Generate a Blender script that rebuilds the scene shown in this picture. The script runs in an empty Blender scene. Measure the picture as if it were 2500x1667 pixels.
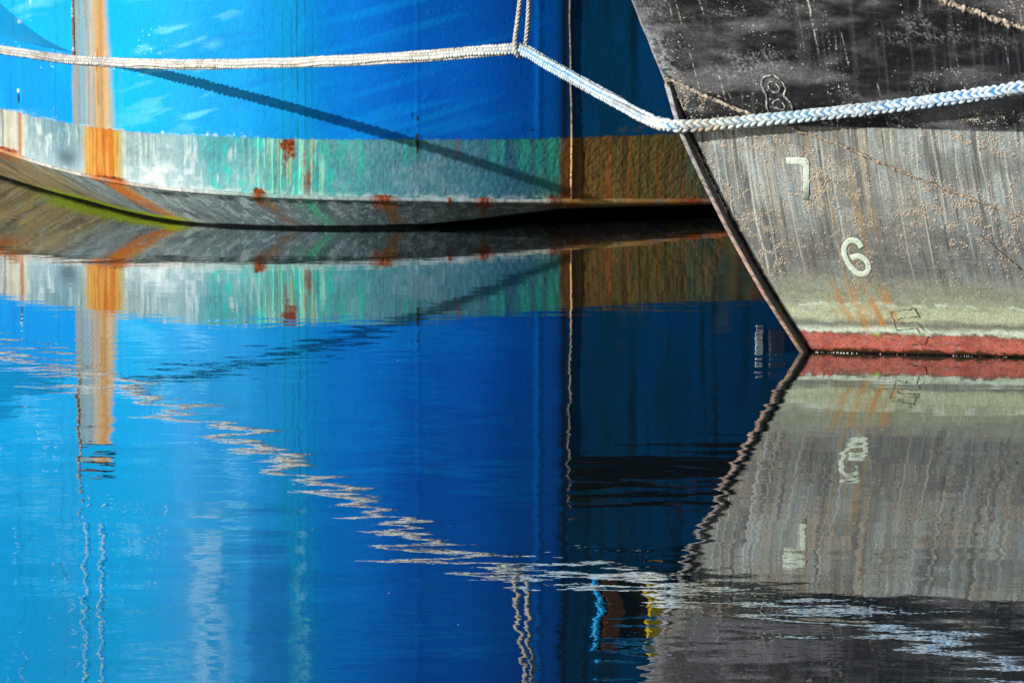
import bpy, math, random
import numpy as np
from mathutils import Vector

random.seed(7)
rng = np.random.default_rng(7)
sc = bpy.context.scene
col = sc.collection

# ------------------------------------------------------------------ camera
F, CAMH, HORIZON = 9750.0, 2.0, -430.0        # focal length in photo pixels, eye height, horizon row
CX, CY = 1250.0, 833.5
PITCH = math.atan((CY - HORIZON) / F)
cam = bpy.data.cameras.new('camera')
cam.lens = F / 2500.0 * 36.0
cam.sensor_width = 36.0
cam.sensor_fit = 'HORIZONTAL'
cam.clip_start, cam.clip_end = 0.1, 5000.0
cam_o = bpy.data.objects.new('camera', cam)
cam_o.location = (0, 0, CAMH)
cam_o.rotation_euler = (math.pi / 2 - PITCH, 0, 0)
col.objects.link(cam_o)
sc.camera = cam_o

# ------------------------------------------------------------------ light
SUN_AZ, SUN_EL = math.radians(55), math.radians(19.4)     # behind the camera, to its left
TO_SUN = Vector((-math.sin(SUN_AZ) * math.cos(SUN_EL), -math.cos(SUN_AZ) * math.cos(SUN_EL), math.sin(SUN_EL)))
world = bpy.data.worlds.new('World')
sc.world = world
world.use_nodes = True
wn = world.node_tree.nodes
wl = world.node_tree.links
sky = wn.new('ShaderNodeTexSky')
sky.sky_type = 'NISHITA'
sky.sun_disc = False
sky.sun_elevation = SUN_EL
sky.sun_rotation = math.atan2(TO_SUN.x, TO_SUN.y)
bg = wn['Background']
bg.inputs['Strength'].default_value = 0.075
wl.new(sky.outputs['Color'], bg.inputs['Color'])
sun = bpy.data.lights.new('sun', 'SUN')
sun.energy = 5.0
sun.angle = math.radians(0.5)
sun.color = (1.0, 0.965, 0.92)
sun_o = bpy.data.objects.new('sun', sun)
sun_o.rotation_euler = TO_SUN.to_track_quat('Z', 'Y').to_euler()
col.objects.link(sun_o)
sc.view_settings.view_transform = 'Standard'
sc.view_settings.look = 'None'
sc.view_settings.exposure = 0.0
sc.view_settings.gamma = 1.0
sc.view_settings.use_curve_mapping = False
sc.cycles.use_denoising = True
sc.cycles.max_bounces = 8
sc.cycles.glossy_bounces = 5
sc.cycles.blur_glossy = 1.0
sc.cycles.caustics_reflective = True
sc.cycles.sample_clamp_indirect = 3.0

# ------------------------------------------------------------------ maths helpers
FWD = np.array([0, math.cos(PITCH), -math.sin(PITCH)])
UPV = np.array([0, math.sin(PITCH), math.cos(PITCH)])
CAMP = np.array([0, 0, CAMH])


def ray(px, py):
    px = np.asarray(px, float); py = np.asarray(py, float)
    return FWD * F + np.stack([px - CX, px * 0, px * 0], -1) - UPV * (py - CY)[..., None]


def on_water(px, py):                         # where the sight line meets the water
    d = ray(px, py)
    return CAMP + d * (-CAMH / d[..., 2])[..., None]


def at(px, py, Y):                            # point on a sight line at distance Y
    d = ray(px, py)
    return CAMP + d * (np.asarray(Y, float) / d[..., 1])[..., None]


def proj(P):
    q = np.asarray(P, float) - CAMP
    w = q @ FWD
    return CX + F * q[..., 0] / w, CY - F * (q @ UPV) / w


def curve(xs, ys):                            # smooth curve through the points, linear outside
    xs = np.asarray(xs, float); ys = np.asarray(ys, float)
    m = np.gradient(ys, xs)

    def f(x):
        x = np.asarray(x, float)
        i = np.clip(np.searchsorted(xs, x) - 1, 0, len(xs) - 2)
        h = xs[i + 1] - xs[i]
        t = (x - xs[i]) / h
        tc = np.clip(t, 0, 1)
        y = ((2 * tc**3 - 3 * tc**2 + 1) * ys[i] + (tc**3 - 2 * tc**2 + tc) * h * m[i]
             + (-2 * tc**3 + 3 * tc**2) * ys[i + 1] + (tc**3 - tc**2) * h * m[i + 1])
        return y + np.where(t < 0, t * h * m[0], 0) + np.where(t > 1, (t - 1) * h * m[-1], 0)
    return f


TAB = rng.random(65536).astype(np.float32)


def vn(x, y, s=0):                            # value noise 0..1
    x = np.asarray(x, np.float32) + np.float32(s * 17.31); y = np.asarray(y, np.float32) + np.float32(s * 9.77)
    x, y = np.broadcast_arrays(x, y)
    xi = np.floor(x); yi = np.floor(y)
    u = x - xi; v = y - yi
    u = u * u * (3 - 2 * u); v = v * v * (3 - 2 * v)
    xi = xi.astype(np.int32); yi = yi.astype(np.int32)
    x0 = (xi & 255) << 8; x1 = ((xi + 1) & 255) << 8; y0 = yi & 255; y1 = (yi + 1) & 255
    a = TAB[x0 | y0]; c = TAB[x0 | y1]
    a = a + (TAB[x1 | y0] - a) * u
    c = c + (TAB[x1 | y1] - c) * u
    return a + (c - a) * v


def fbm(x, y, o=4, s=0):
    r = 0; a = 0.5; t = 0
    x = np.asarray(x, np.float32); y = np.asarray(y, np.float32)
    for k in range(o):
        r = r + a * vn(x, y, s + k * 3.7); t += a; a *= 0.5
        x, y = 2 * (x * 0.97 + y * 0.24), 2 * (y * 0.97 - x * 0.24)
    return r / t


def fst(x, y, o=4, s=0):                      # the same without turning the octaves, for drawn-out streaks
    r = 0; a = 0.5; t = 0
    for k in range(o):
        r = r + a * vn(np.asarray(x, np.float32) * 2**k, np.asarray(y, np.float32) * 2**k, s + k * 3.7); t += a; a *= 0.5
    return r / t


def sst(a, b, x):
    t = np.clip((np.asarray(x, float) - a) / (b - a), 0, 1)
    return t * t * (3 - 2 * t)


def box(x, a, b, e):                          # soft window a..b with edge e
    return sst(a - e, a + e, x) * (1 - sst(b - e, b + e, x))


def lin(r, g, b):
    v = np.array([r, g, b], float) / 255
    return np.where(v <= 0.04045, v / 12.92, ((v + 0.055) / 1.055)**2.4)


def keys(x, ks):                              # colour ramp: (position, r, g, b)
    p = [k[0] for k in ks]; c = np.array([lin(*k[1:]) for k in ks])
    return np.stack([np.interp(x, p, c[:, i]) for i in range(3)], -1)


def mix(c, rgb, m):
    t = lin(*rgb) if isinstance(rgb, tuple) else rgb
    m = np.clip(m, 0, 1)[..., None]
    return c * (1 - m) + t * m


# ------------------------------------------------------------------ object helpers
def tag(o, label=None, category=None, group=None, kind=None):
    if label: o['label'] = label
    if category: o['category'] = category
    if group: o['group'] = group
    if kind: o['kind'] = kind
    return o


def raw(name, V, quads=None, tris=None, mat=None, parent=None, colour=None, smooth=True):
    V = np.asarray(V, np.float32).reshape(-1, 3)
    me = bpy.data.meshes.new(name)
    loops = []; starts = []; n = 0
    for fc, k in ((quads, 4), (tris, 3)):
        if fc is None or len(fc) == 0: continue
        fc = np.asarray(fc, np.int32).reshape(-1, k)
        loops.append(fc.ravel()); starts.append(n + np.arange(len(fc), dtype=np.int32) * k); n += fc.size
    loops = np.concatenate(loops); starts = np.concatenate(starts)
    me.vertices.add(len(V)); me.vertices.foreach_set('co', V.ravel())
    me.loops.add(len(loops)); me.loops.foreach_set('vertex_index', loops)
    me.polygons.add(len(starts)); me.polygons.foreach_set('loop_start', starts)
    me.update(calc_edges=True)
    if smooth: me.polygons.foreach_set('use_smooth', np.ones(len(starts), bool))
    if colour is not None:
        c = np.asarray(colour, np.float32).reshape(-1, colour.shape[-1])
        if c.shape[1] == 3: c = np.concatenate([c, np.full((len(c), 1), 0.5, np.float32)], 1)
        a = me.color_attributes.new('paint', 'FLOAT_COLOR', 'POINT')
        a.data.foreach_set('color', c.ravel())
    if mat: me.materials.append(mat)
    o = bpy.data.objects.new(name, me)
    col.objects.link(o)
    if parent: o.parent = parent
    return o


def quads_of(nu, nv, wrap=False):
    i = np.arange(nu - 1)[:, None]; j = np.arange(nv if wrap else nv - 1)[None, :]
    j2 = (j + 1) % nv
    return np.stack([i * nv + j, (i + 1) * nv + j, (i + 1) * nv + j2, i * nv + j2], -1).reshape(-1, 4)


def grid(name, P, mat, parent=None, colour=None, flip=False, wrap=False):
    q = quads_of(P.shape[0], P.shape[1], wrap)
    return raw(name, P, quads=q[:, ::-1] if flip else q, mat=mat, parent=parent, colour=colour)


def empty(name, loc):
    o = bpy.data.objects.new(name, None); o.location = loc; col.objects.link(o); return o


def catmull(pts, n):
    pts = np.asarray(pts, float)
    d = np.concatenate([[0], np.cumsum(np.linalg.norm(np.diff(pts, axis=0), axis=1)**0.5)])
    t = np.linspace(0, d[-1], n * 4)
    p = np.stack([curve(d, pts[:, k])(t) for k in range(3)], -1)
    L = np.concatenate([[0], np.cumsum(np.linalg.norm(np.diff(p, axis=0), axis=1))])
    s = np.linspace(0, L[-1], n)
    return np.stack([np.interp(s, L, p[:, k]) for k in range(3)], -1), s


def frames(p):
    T = np.gradient(p, axis=0); T /= np.linalg.norm(T, axis=1)[:, None]
    N = np.zeros_like(p); n = np.array([0, 0, 1.0])
    for i in range(len(p)):
        n = n - T[i] * (n @ T[i]); n /= np.linalg.norm(n); N[i] = n
    return T, N, np.cross(T, N)


def tube_pts(p, r, k=8):
    T, N, B = frames(p)
    a = np.arange(k) * 2 * math.pi / k
    r = np.broadcast_to(np.asarray(r, float), (len(p),)) if np.ndim(r) < 2 else r
    rr = r[:, None] if r.ndim == 1 else r
    return p[:, None] + (N[:, None] * np.cos(a)[None, :, None] + B[:, None] * np.sin(a)[None, :, None]) * rr[..., None]


# ------------------------------------------------------------------ materials
def nodes_of(name):
    m = bpy.data.materials.new(name); m.use_nodes = True
    nt = m.node_tree
    return m, nt, nt.nodes, nt.links, nt.nodes['Principled BSDF']


def painted(name, rough=0.5, spec=0.4, fine=40.0, bump=0.15, dist=0.004, tint=0.18, coat=0.0, rough_attr=True, stretch=(1, 1, 1)):
    """per-vertex pigment, broken up by noise, over a fine bumpy surface"""
    m, nt, N, L, b = nodes_of(name)
    at_ = N.new('ShaderNodeAttribute'); at_.attribute_name = 'paint'
    tc = N.new('ShaderNodeTexCoord')
    mp = N.new('ShaderNodeMapping'); mp.inputs['Scale'].default_value = stretch
    L.new(tc.outputs['Object'], mp.inputs['Vector'])
    n1 = N.new('ShaderNodeTexNoise'); n1.inputs['Scale'].default_value = fine; n1.inputs['Detail'].default_value = 6
    n1.inputs['Roughness'].default_value = 0.65
    L.new(mp.outputs['Vector'], n1.inputs['Vector'])
    mr = N.new('ShaderNodeMapRange')
    mr.inputs['From Min'].default_value = 0.3; mr.inputs['From Max'].default_value = 0.7
    mr.inputs['To Min'].default_value = 1 - tint; mr.inputs['To Max'].default_value = 1 + tint
    L.new(n1.outputs['Fac'], mr.inputs['Value'])
    mx = N.new('ShaderNodeVectorMath'); mx.operation = 'SCALE'
    L.new(at_.outputs['Color'], mx.inputs[0]); L.new(mr.outputs['Result'], mx.inputs['Scale'])
    L.new(mx.outputs['Vector'], b.inputs['Base Color'])
    if rough_attr:
        L.new(at_.outputs['Alpha'], b.inputs['Roughness'])
    else:
        b.inputs['Roughness'].default_value = rough
    b.inputs['Specular IOR Level'].default_value = spec
    b.inputs['Coat Weight'].default_value = coat
    n2 = N.new('ShaderNodeTexNoise'); n2.inputs['Scale'].default_value = fine * 1.6; n2.inputs['Detail'].default_value = 8
    L.new(tc.outputs['Object'], n2.inputs['Vector'])
    bp = N.new('ShaderNodeBump'); bp.inputs['Strength'].default_value = bump; bp.inputs['Distance'].default_value = dist
    L.new(n2.outputs['Fac'], bp.inputs['Height']); L.new(bp.outputs['Normal'], b.inputs['Normal'])
    return m


def plain(name, rgb, rough=0.6, spec=0.3, var=0.25, scale=25.0, bump=0.2):
    m, nt, N, L, b = nodes_of(name)
    c = lin(*rgb)
    tc = N.new('ShaderNodeTexCoord')
    n = N.new('ShaderNodeTexNoise'); n.inputs['Scale'].default_value = scale; n.inputs['Detail'].default_value = 6
    L.new(tc.outputs['Object'], n.inputs['Vector'])
    cr = N.new('ShaderNodeValToRGB')
    cr.color_ramp.elements[0].position = 0.3; cr.color_ramp.elements[1].position = 0.7
    cr.color_ramp.elements[0].color = (*(c * (1 - var)), 1); cr.color_ramp.elements[1].color = (*np.minimum(c * (1 + var), 0.9), 1)
    L.new(n.outputs['Fac'], cr.inputs['Fac']); L.new(cr.outputs['Color'], b.inputs['Base Color'])
    b.inputs['Roughness'].default_value = rough; b.inputs['Specular IOR Level'].default_value = spec
    bp = N.new('ShaderNodeBump'); bp.inputs['Strength'].default_value = bump; bp.inputs['Distance'].default_value = 0.003
    L.new(n.outputs['Fac'], bp.inputs['Height']); L.new(bp.outputs['Normal'], b.inputs['Normal'])
    return m


M_BLUE = painted('weathered_blue_paint', fine=60, bump=0.30, dist=0.004, tint=0.10, spec=0.08, stretch=(1, 1, 0.45))
M_PLATE = painted('weathered_bottom_plate', fine=60, bump=0.5, dist=0.006, tint=0.28, spec=0.3)
M_BLACK = painted('weathered_black_paint', fine=120, bump=0.55, dist=0.003, tint=0.34, spec=0.75)
M_CRUST = painted('crusted_weld', fine=260, bump=0.9, dist=0.004, tint=0.5, spec=0.2)
M_ROPE = painted('worn_rope_fibre', fine=420, bump=0.6, dist=0.0015, tint=0.16, spec=0.15)
M_DIGIT = plain('flaking_white_figure_paint', (200, 212, 192), 0.75, 0.25, 0.35, 190)
_n = M_DIGIT.node_tree.nodes
_r = [n for n in _n if n.type == 'VALTORGB'][0].color_ramp
_r.elements[0].position = 0.31; _r.elements[0].color = (*lin(92, 84, 68), 1)
_r.elements[1].position = 0.37; _r.elements[1].color = (*lin(190, 204, 184), 1)
_e = _r.elements.new(0.66); _e.color = (*lin(212, 224, 206), 1)
[n for n in _n if n.type == 'TEX_NOISE'][0].inputs['Scale'].default_value = 95
M_DARK = plain('dark_opening_fill', (16, 17, 16), 0.5, 0.3, 0.4, 30)  # flat dark colour for the shade inside openings
M_DECK = plain('grey_deck_steel', (96, 100, 100), 0.8, 0.2)
M_WHITE = plain('white_marking_paint', (220, 224, 220), 0.6, 0.3, 0.1, 40)
M_CYAN = plain('light_blue_rope_fibre', (40, 160, 225), 0.7, 0.2)
M_YELLOW = plain('yellow_fender_skin', (190, 165, 20), 0.5, 0.4)
M_BROWN = plain('rusty_brown_coil', (95, 58, 30), 0.8, 0.2)


# ================================================================== WATER
def make_water():
    xs = np.concatenate([-np.geomspace(400, 3.4, 14), np.linspace(-3.1, 3.1, 250), np.geomspace(3.4, 400, 14)])
    ys = np.concatenate([-np.geomspace(300, 8, 8), np.linspace(0, 8.4, 10), np.linspace(8.7, 21.6, 900), np.geomspace(22, 600, 14)])
    X, Y = np.meshgrid(xs, ys, indexing='ij')
    r = np.random.default_rng(11)
    Z = np.zeros_like(X)
    big = 0.45 + 1.1 * fbm(X * 0.55, Y * 0.40, 3, 21)
    near = 0.75 + 0.75 * sst(16.0, 12.8, Y) + 0.75 * sst(12.2, 10.2, Y)
    gust = np.exp(-((Y - 14.7 + 0.35 * X) / 0.75)**2) * sst(0.6, -0.6, X) * (0.5 + fbm(X * 1.1, Y * 2.2, 3, 23)) + 0.9 * np.exp(-((Y - 11.9) / 0.7)**2) * np.exp(-((X - 0.35) / 0.5)**2)
    for k in range(90):
        lam = math.exp(r.uniform(math.log(0.075), math.log(1.3)))
        ang = r.normal(0, 0.42) + (0.25 if k % 3 else -0.35)
        w = {True: 0.00052, False: 0.00034}[0.16 < lam < 0.6]
        kx, ky = 2 * math.pi / lam * math.sin(ang), 2 * math.pi / lam * math.cos(ang)
        Z += w * r.uniform(0.4, 1.4) * lam / (2 * math.pi) * np.cos(kx * X + ky * Y + r.uniform(0, 6.28))
    fade = sst(22.0, 20.5, Y) * sst(3.4, 3.0, np.abs(X)) * sst(8.3, 9.0, Y)
    Z2 = np.zeros_like(X)
    for k in range(50):
        lam = math.exp(r.uniform(math.log(0.07), math.log(0.22)))
        ang = r.normal(0.1, 0.5)
        kx, ky = 2 * math.pi / lam * math.sin(ang), 2 * math.pi / lam * math.cos(ang)
        Z2 += 0.00085 * r.uniform(0.4, 1.4) * lam / (2 * math.pi) * np.cos(kx * X + ky * Y + r.uniform(0, 6.28))
    Z = (Z * big * near + Z2 * (gust + 0.09 * near)) * fade
    m = bpy.data.materials.new('still_harbour_water'); m.use_nodes = True
    N = m.node_tree.nodes; L = m.node_tree.links
    N.remove(N['Principled BSDF'])
    out = N['Material Output']
    gl = N.new('ShaderNodeBsdfGlossy'); gl.inputs['Roughness'].default_value = 0.012
    gl.inputs['Color'].default_value = (0.93, 0.97, 1.0, 1)
    df = N.new('ShaderNodeBsdfDiffuse'); df.inputs['Color'].default_value = (0.004, 0.012, 0.016, 1)
    fr = N.new('ShaderNodeFresnel'); fr.inputs['IOR'].default_value = 1.34
    mr = N.new('ShaderNodeMapRange')
    mr.inputs['From Min'].default_value = 0.02; mr.inputs['From Max'].default_value = 0.56
    mr.inputs['To Min'].default_value = 0.06; mr.inputs['To Max'].default_value = 0.86
    L.new(fr.outputs['Fac'], mr.inputs['Value'])
    mx = N.new('ShaderNodeMixShader')
    L.new(mr.outputs['Result'], mx.inputs['Fac']); L.new(df.outputs['BSDF'], mx.inputs[1]); L.new(gl.outputs['BSDF'], mx.inputs[2])
    L.new(mx.outputs['Shader'], out.inputs['Surface'])
    tc = N.new('ShaderNodeTexCoord')
    nz = N.new('ShaderNodeTexNoise'); nz.inputs['Scale'].default_value = 11.0; nz.inputs['Detail'].default_value = 3
    bp = N.new('ShaderNodeBump'); bp.inputs['Strength'].default_value = 1.0; bp.inputs['Distance'].default_value = 0.00038
    L.new(tc.outputs['Object'], nz.inputs['Vector']); L.new(nz.outputs['Fac'], bp.inputs['Height'])
    L.new(bp.outputs['Normal'], gl.inputs['Normal'])
    o = grid('water', np.stack([X, Y, Z], -1), m)
    tag(o, 'calm harbour water mirroring both hulls', 'water', kind='structure')


make_water()

# ================================================================== BLUE BOAT
# s runs along the side; PLAN(s) is the water row straight below the side
PLAN_W = curve([-700, -400, -200, 0, 100, 230, 400, 600, 850, 1100, 1390, 1410, 1560, 1740, 2100, 2700],
               [300, 385, 440, 492, 515, 537, 553, 561, 564, 560, 549, 548, 541, 532, 512, 480])
Z_CHINE = curve([-700, -400, -200, 0, 230, 600, 1020, 1390, 1740, 2700], [.50, .40, .335, .275, .217, .175, .151, .118, .085, .05])
Z_PAINT = curve([-700, -400, 0, 230, 600, 1020, 1390, 1740, 2700], [.66, .57, .499, .472, .458, .448, .437, .44, .45])
TOP = 3.1


def plan(s):
    return on_water(s, PLAN_W(s))


def side(s, z):
    w = plan(s)
    x = w[..., 0] * 1.0
    return np.stack([x + 0 * z, w[..., 1] + 0 * z, z + 0 * x], -1)


def z_at(s, py):                              # height on the side seen at row py
    return at(s, py, plan(s)[..., 1])[..., 2]


def normal2(s):
    d = plan(np.asarray(s) + 2.0) - plan(np.asarray(s) - 2.0)
    n = np.stack([d[..., 1], -d[..., 0], 0 * d[..., 0]], -1)
    return n / np.linalg.norm(n, axis=-1)[..., None]


def blue_colours(s, z):
    q = z * 490.0
    zb = Z_PAINT(s) + 0.009 * (fbm(s * 0.09, q * 0.0, 4, 5) - 0.5) + 0.006 * sst(.62, .7, fbm(s * 0.25, q * 0.02, 2, 6))
    zc = Z_CHINE(s)
    # ---- topside blue: lighter cyan to the left, deeper to the right
    c = keys(s, [(-600, 0, 136, 208), (100, 0, 154, 216), (330, 0, 160, 220), (600, 0, 150, 218), (800, 0, 126, 218), (1000, 0, 102, 206),
                 (1250, 0, 94, 200), (1350, 0, 92, 186), (1405, 0, 74, 118), (1550, 0, 84, 140), (2700, 0, 80, 134)])  # the drop past the corner weld paints in its shade and grime
    rough = np.full(np.shape(s), 0.42)
    c = c * (0.90 + 0.2 * fbm(s * 0.004, q * 0.006, 3, 1))[..., None]
    # sunlight thrown up by the water, painted as pale smears rising right
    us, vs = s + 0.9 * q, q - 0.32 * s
    sun_streak = sst(0.52, 0.76, fbm(us * 0.010, vs * 0.045, 4, 2)) * sst(0.42, 0.62, fbm(s * 0.006, q * 0.006, 2, 8))
    sun_streak = sun_streak * box(s, 280, 640, 120) + 0.8 * sun_streak * box(s, -20, 170, 60)
    c = mix(c, (110, 200, 240), 0.62 * sun_streak)
    ray_ = sst(0.5, 0.75, fbm((s + 0.4 * q) * 0.0025, (q - 0.26 * s) * 0.03, 3, 4))  # broad slanted rays of light off the water, painted into the blue
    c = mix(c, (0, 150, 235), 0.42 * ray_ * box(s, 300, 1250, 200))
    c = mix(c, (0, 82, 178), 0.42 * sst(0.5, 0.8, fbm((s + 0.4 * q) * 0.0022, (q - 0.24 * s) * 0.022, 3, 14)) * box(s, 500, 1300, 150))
    # run marks
    sw = s + 3 * (fbm(s * 0 + 3, q * 0.02, 2, 7) - 0.5)
    fine = fst(sw * 0.35, q * 0.004, 3, 3)
    g = box(s, 660, 770, 45)
    c = mix(c, (0, 150, 190), 0.45 * g * sst(0.35, 0.7, fine) + 0.18 * g)
    for x0, w0, a0 in ((648, 1.4, .30), (693, 1.2, .5), (714, 1.3, .55), (729, 2.0, .75), (748, 1.4, .6), (765, 1.2, .5), (138, 1.6, .6),
                       (160, 1.3, .3), (60, 1.6, .3), (30, 3, .3), (1105, 1.6, .2)):
        wob = x0 + 5 * (fbm(q * 0.012, 0 * q + x0, 3, 9) - 0.5)
        c = mix(c, (0, 88, 110), a0 * np.exp(-((s - wob) / w0)**2) * sst(0.2, 0.6, fbm(q * 0.02, s * 0 + x0 * 0.1, 2, 6)))
    low = box(s, -600, 188, 10) * (1 - sst(0, 0.02, z - z_at(np.clip(s, -400, 190), 95 + 38 * np.clip(s, -400, 190) / 185)))
    c = mix(c, (0, 104, 196), 0.5 * low)
    c = mix(c, (0, 160, 205), 0.35 * low * sst(0.5, 0.75, fst(s * 0.09, q * 0.003, 3, 11)))
    # right of the corner weld: grimy, washed out by rust water
    r = sst(1384, 1400, s)
    c = mix(c, (0, 66, 84), r * 0.55 * sst(0.4, 0.75, fst(s * 0.03, q * 0.004, 4, 12)))
    c = mix(c, (20, 40, 36), r * 0.6 * sst(0.55, 0.8, fst(s * 0.06, q * 0.003, 3, 13)))
    c = mix(c, (90, 100, 96), r * 0.5 * sst(0.62, 0.8, fbm(s * 0.02, q * 0.02, 4, 15)) * box(z, 0.44, 0.62, 0.06))
    c = mix(c, (28, 26, 20), 0.85 * np.exp(-((s - 1378) / 11)**2))
    c = mix(c, (0, 120, 214), 0.6 * np.exp(-((s - 1311 - 6 * (fbm(q * .015, q * 0, 2, 3) - .5)) / 5)**2) * (z > 0.49))
    # rust-water stripe under the scupper
    left = 183 + 8 * (fst(q * 0.012, s * 0, 4, 16) - 0.5); right = 268 + 14 * sst(1.1, 0.45, z) + 16 * (fst(q * 0.010, s * 0, 4, 20) - 0.5)
    stripe = sst(left - 5, left + 3, s) * (1 - sst(right - 10, right + 8, s)) * (z < 1.22)
    cs = keys(s, [(180, 150, 154, 150), (190, 126, 136, 132), (200, 104, 146, 162), (212, 138, 154, 156), (222, 124, 150, 162), (232, 178, 166, 144),
                  (240, 180, 146, 100), (252, 160, 126, 80), (262, 184, 154, 116), (275, 150, 152, 142), (290, 130, 152, 150)])
    wig = fst(sw * 0.28, q * 0.003, 4, 17)
    cs = mix(cs, (110, 112, 108), 0.55 * sst(0.52, 0.75, wig))
    cs = mix(cs, (176, 128, 78), 0.5 * sst(0.56, 0.75, fst(sw * 0.2, q * 0.004, 3, 18)))
    cs = mix(cs, (60, 160, 200), 0.5 * np.exp(-((s - 209) / 3)**2))
    cs = mix(cs, (150, 96, 24), 0.8 * np.exp(-((s - 243 - 8 * (fbm(q * .02, 0 * q, 2, 2) - .5)) / 2.2)**2) * sst(.45, .6, fbm(q * .03, s * .01, 2, 19)))
    c = c * (1 - stripe[..., None]) + cs * stripe[..., None]
    c = mix(c, (120, 150, 140), 0.35 * box(s, 270, 300, 12) * sst(1.0, 0.5, z) * sst(.4, .7, fst(sw * .2, q * .004, 3, 24)))
    # pale columns high on the side
    hi = sst(1.42, 1.62, z)
    c = mix(c, (140, 200, 236), 0.62 * hi * box(s, 462, 540, 28) * sst(0.32, 0.66, fbm(s * 0.03, q * 0.02, 4, 31)))
    c = mix(c, (100, 190, 220), 0.5 * hi * box(s, 712, 742, 10) * sst(0.3, 0.6, fbm(s * 0.05, q * 0.01, 3, 32)))
    c = mix(c, (0, 96, 170), 0.5 * hi * box(s, 600, 700, 20))
    c = mix(c, (30, 44, 40), 0.55 * sst(0.95, 1.1, z) * box(s, 1405, 1540, 30) * sst(0.45, 0.7, fst(s * 0.05, q * 0.004, 3, 33)))
    # chips
    chip = sst(0.90, 0.94, vn(s * 0.33, q * 0.33, 40)) * sst(0.55, 0.7, fbm(s * 0.012, q * 0.014, 3, 41))
    c = mix(c, (225, 235, 240), 0.7 * chip * box(s, -100, 420, 60))
    c = mix(c, (60, 150, 235), 0.4 * chip * box(s, 500, 1350, 60))
    frz = sst(0.55, 0.7, fbm(s * 0.12, q * 0.12, 3, 42)) * np.exp(-((z - zb - 0.006) / 0.012)**2) * sst(.5, .62, fbm(s * .02, q * .01, 2, 43))
    c = mix(c, (200, 216, 222), 0.8 * frz * box(s, 60, 620, 40))
    for x0, py0, w0, h0 in ((47, 46, 3, 5), (49, 222, 2.5, 5), (50, 240, 3, 14), (1021, 290, 3, 8), (1020, 333, 5, 8), (1300, 318, 6, 3)):
        zz = z_at(np.array(float(x0)), np.array(float(py0)))
        k = np.exp(-(((s - x0) / w0)**2 + ((z - zz) * 490 / h0)**2)**2)
        c = mix(c, (235, 235, 235) if py0 < 230 else (36, 48, 52), k)
    # ---- boot band
    b = keys(s, [(-600, 130, 140, 140), (-60, 166, 168, 162), (30, 164, 168, 162), (60, 140, 162, 164), (150, 96, 134, 144), (200, 122, 146, 146), (310, 130, 152, 150),
                 (420, 140, 168, 172), (520, 94, 154, 162), (700, 100, 160, 154), (850, 84, 148, 156), (1050, 74, 136, 150), (1250, 56, 116, 142),
                 (1345, 64, 128, 120), (1378, 104, 76, 42), (1450, 132, 104, 56), (1600, 124, 118, 66), (1700, 92, 112, 90), (2700, 90, 100, 84)])
    b = b * (0.90 + 0.24 * fbm(s * 0.02, q * 0.03, 4, 44))[..., None]
    b = mix(b, (22, 146, 150), 0.5 * sst(.42, .62, fbm(s * .012, q * .012, 4, 25)) * box(s, 480, 900, 80))
    b = mix(b, (134, 168, 178), 0.4 * sst(.45, .7, fbm(s * .02, q * .03, 4, 28)) * box(s, 760, 1120, 80))
    st1 = fst(sw * 0.30, q * 0.010, 4, 50)
    st2 = fst(sw * 0.16, q * 0.014, 4, 51)
    b = mix(b, (58, 88, 98), 0.42 * sst(0.48, 0.74, st1) * box(s, -200, 1370, 60) * (0.3 + 0.9 * fbm(s * .02, q * .02, 3, 45)))
    b = mix(b, (200, 212, 208), 0.6 * sst(0.5, 0.72, st2) * box(s, -300, 620, 80) * sst(.35, .65, fbm(s * .03, q * .03, 3, 46)))
    b = mix(b, (70, 100, 106), 0.2 * sst(0.55, 0.7, fbm(s * 0.10, q * 0.10, 4, 47)) * box(s, -200, 1370, 40))
    b = mix(b, (166, 200, 204), 0.12 * sst(0.56, 0.74, fbm(s * 0.13, q * 0.12, 4, 48)) * box(s, -200, 1370, 40))
    b = mix(b, (190, 210, 214), 0.32 * sst(zc + 0.20, zc + 0.01, z) * box(s, 60, 620, 60) * (0.4 + 0.8 * fbm(s * .03, q * .03, 3, 26)))
    b = mix(b, (60, 62, 60), 0.5 * box(s, -200, 40, 10) * sst(0.55, 0.7, fst(s * 0.2, q * 0.003, 3, 52)))
    b = mix(b, (56, 74, 88), 0.75 * np.exp(-((s - 165) / 26)**2 - ((z - 0.30) * 490 / 28)**2))
    b = mix(b, (212, 220, 218), 0.6 * sst(0.46, 0.62, fbm(s * 0.04, q * 0.06, 5, 53)) * box(s, 320, 480, 50) * (1 - sst(zc + .08, zc + .16, z)))
    b = mix(b, (200, 212, 212), 0.55 * np.exp(-((z - zc - 0.012) / 0.016)**2) * box(s, 300, 1370, 60) * sst(.35, .6, fbm(s * .05, q * .08, 3, 49)))
    turq = sst(0.42, 0.70, 0.6 * fst(sw * 0.16, q * 0.012, 4, 54) + 0.4 * fbm(s * 0.06, q * 0.06, 4, 77)) * box(s, 505, 860, 40)
    b = mix(b, (34, 188, 174), 0.85 * turq * sst(0.3, 0.6, fbm(s * 0.03, q * 0.02, 2, 55) + 0.12))
    b = mix(b, (186, 184, 108), 0.5 * box(s, 660, 790, 20) * sst(0.48, 0.7, fst(sw * 0.16, q * 0.006, 3, 56)))
    b = mix(b, (150, 226, 200), 0.75 * box(s, 620, 800, 30) * sst(0.58, 0.72, fst(sw * 0.2, q * 0.008, 3, 57)))
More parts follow.
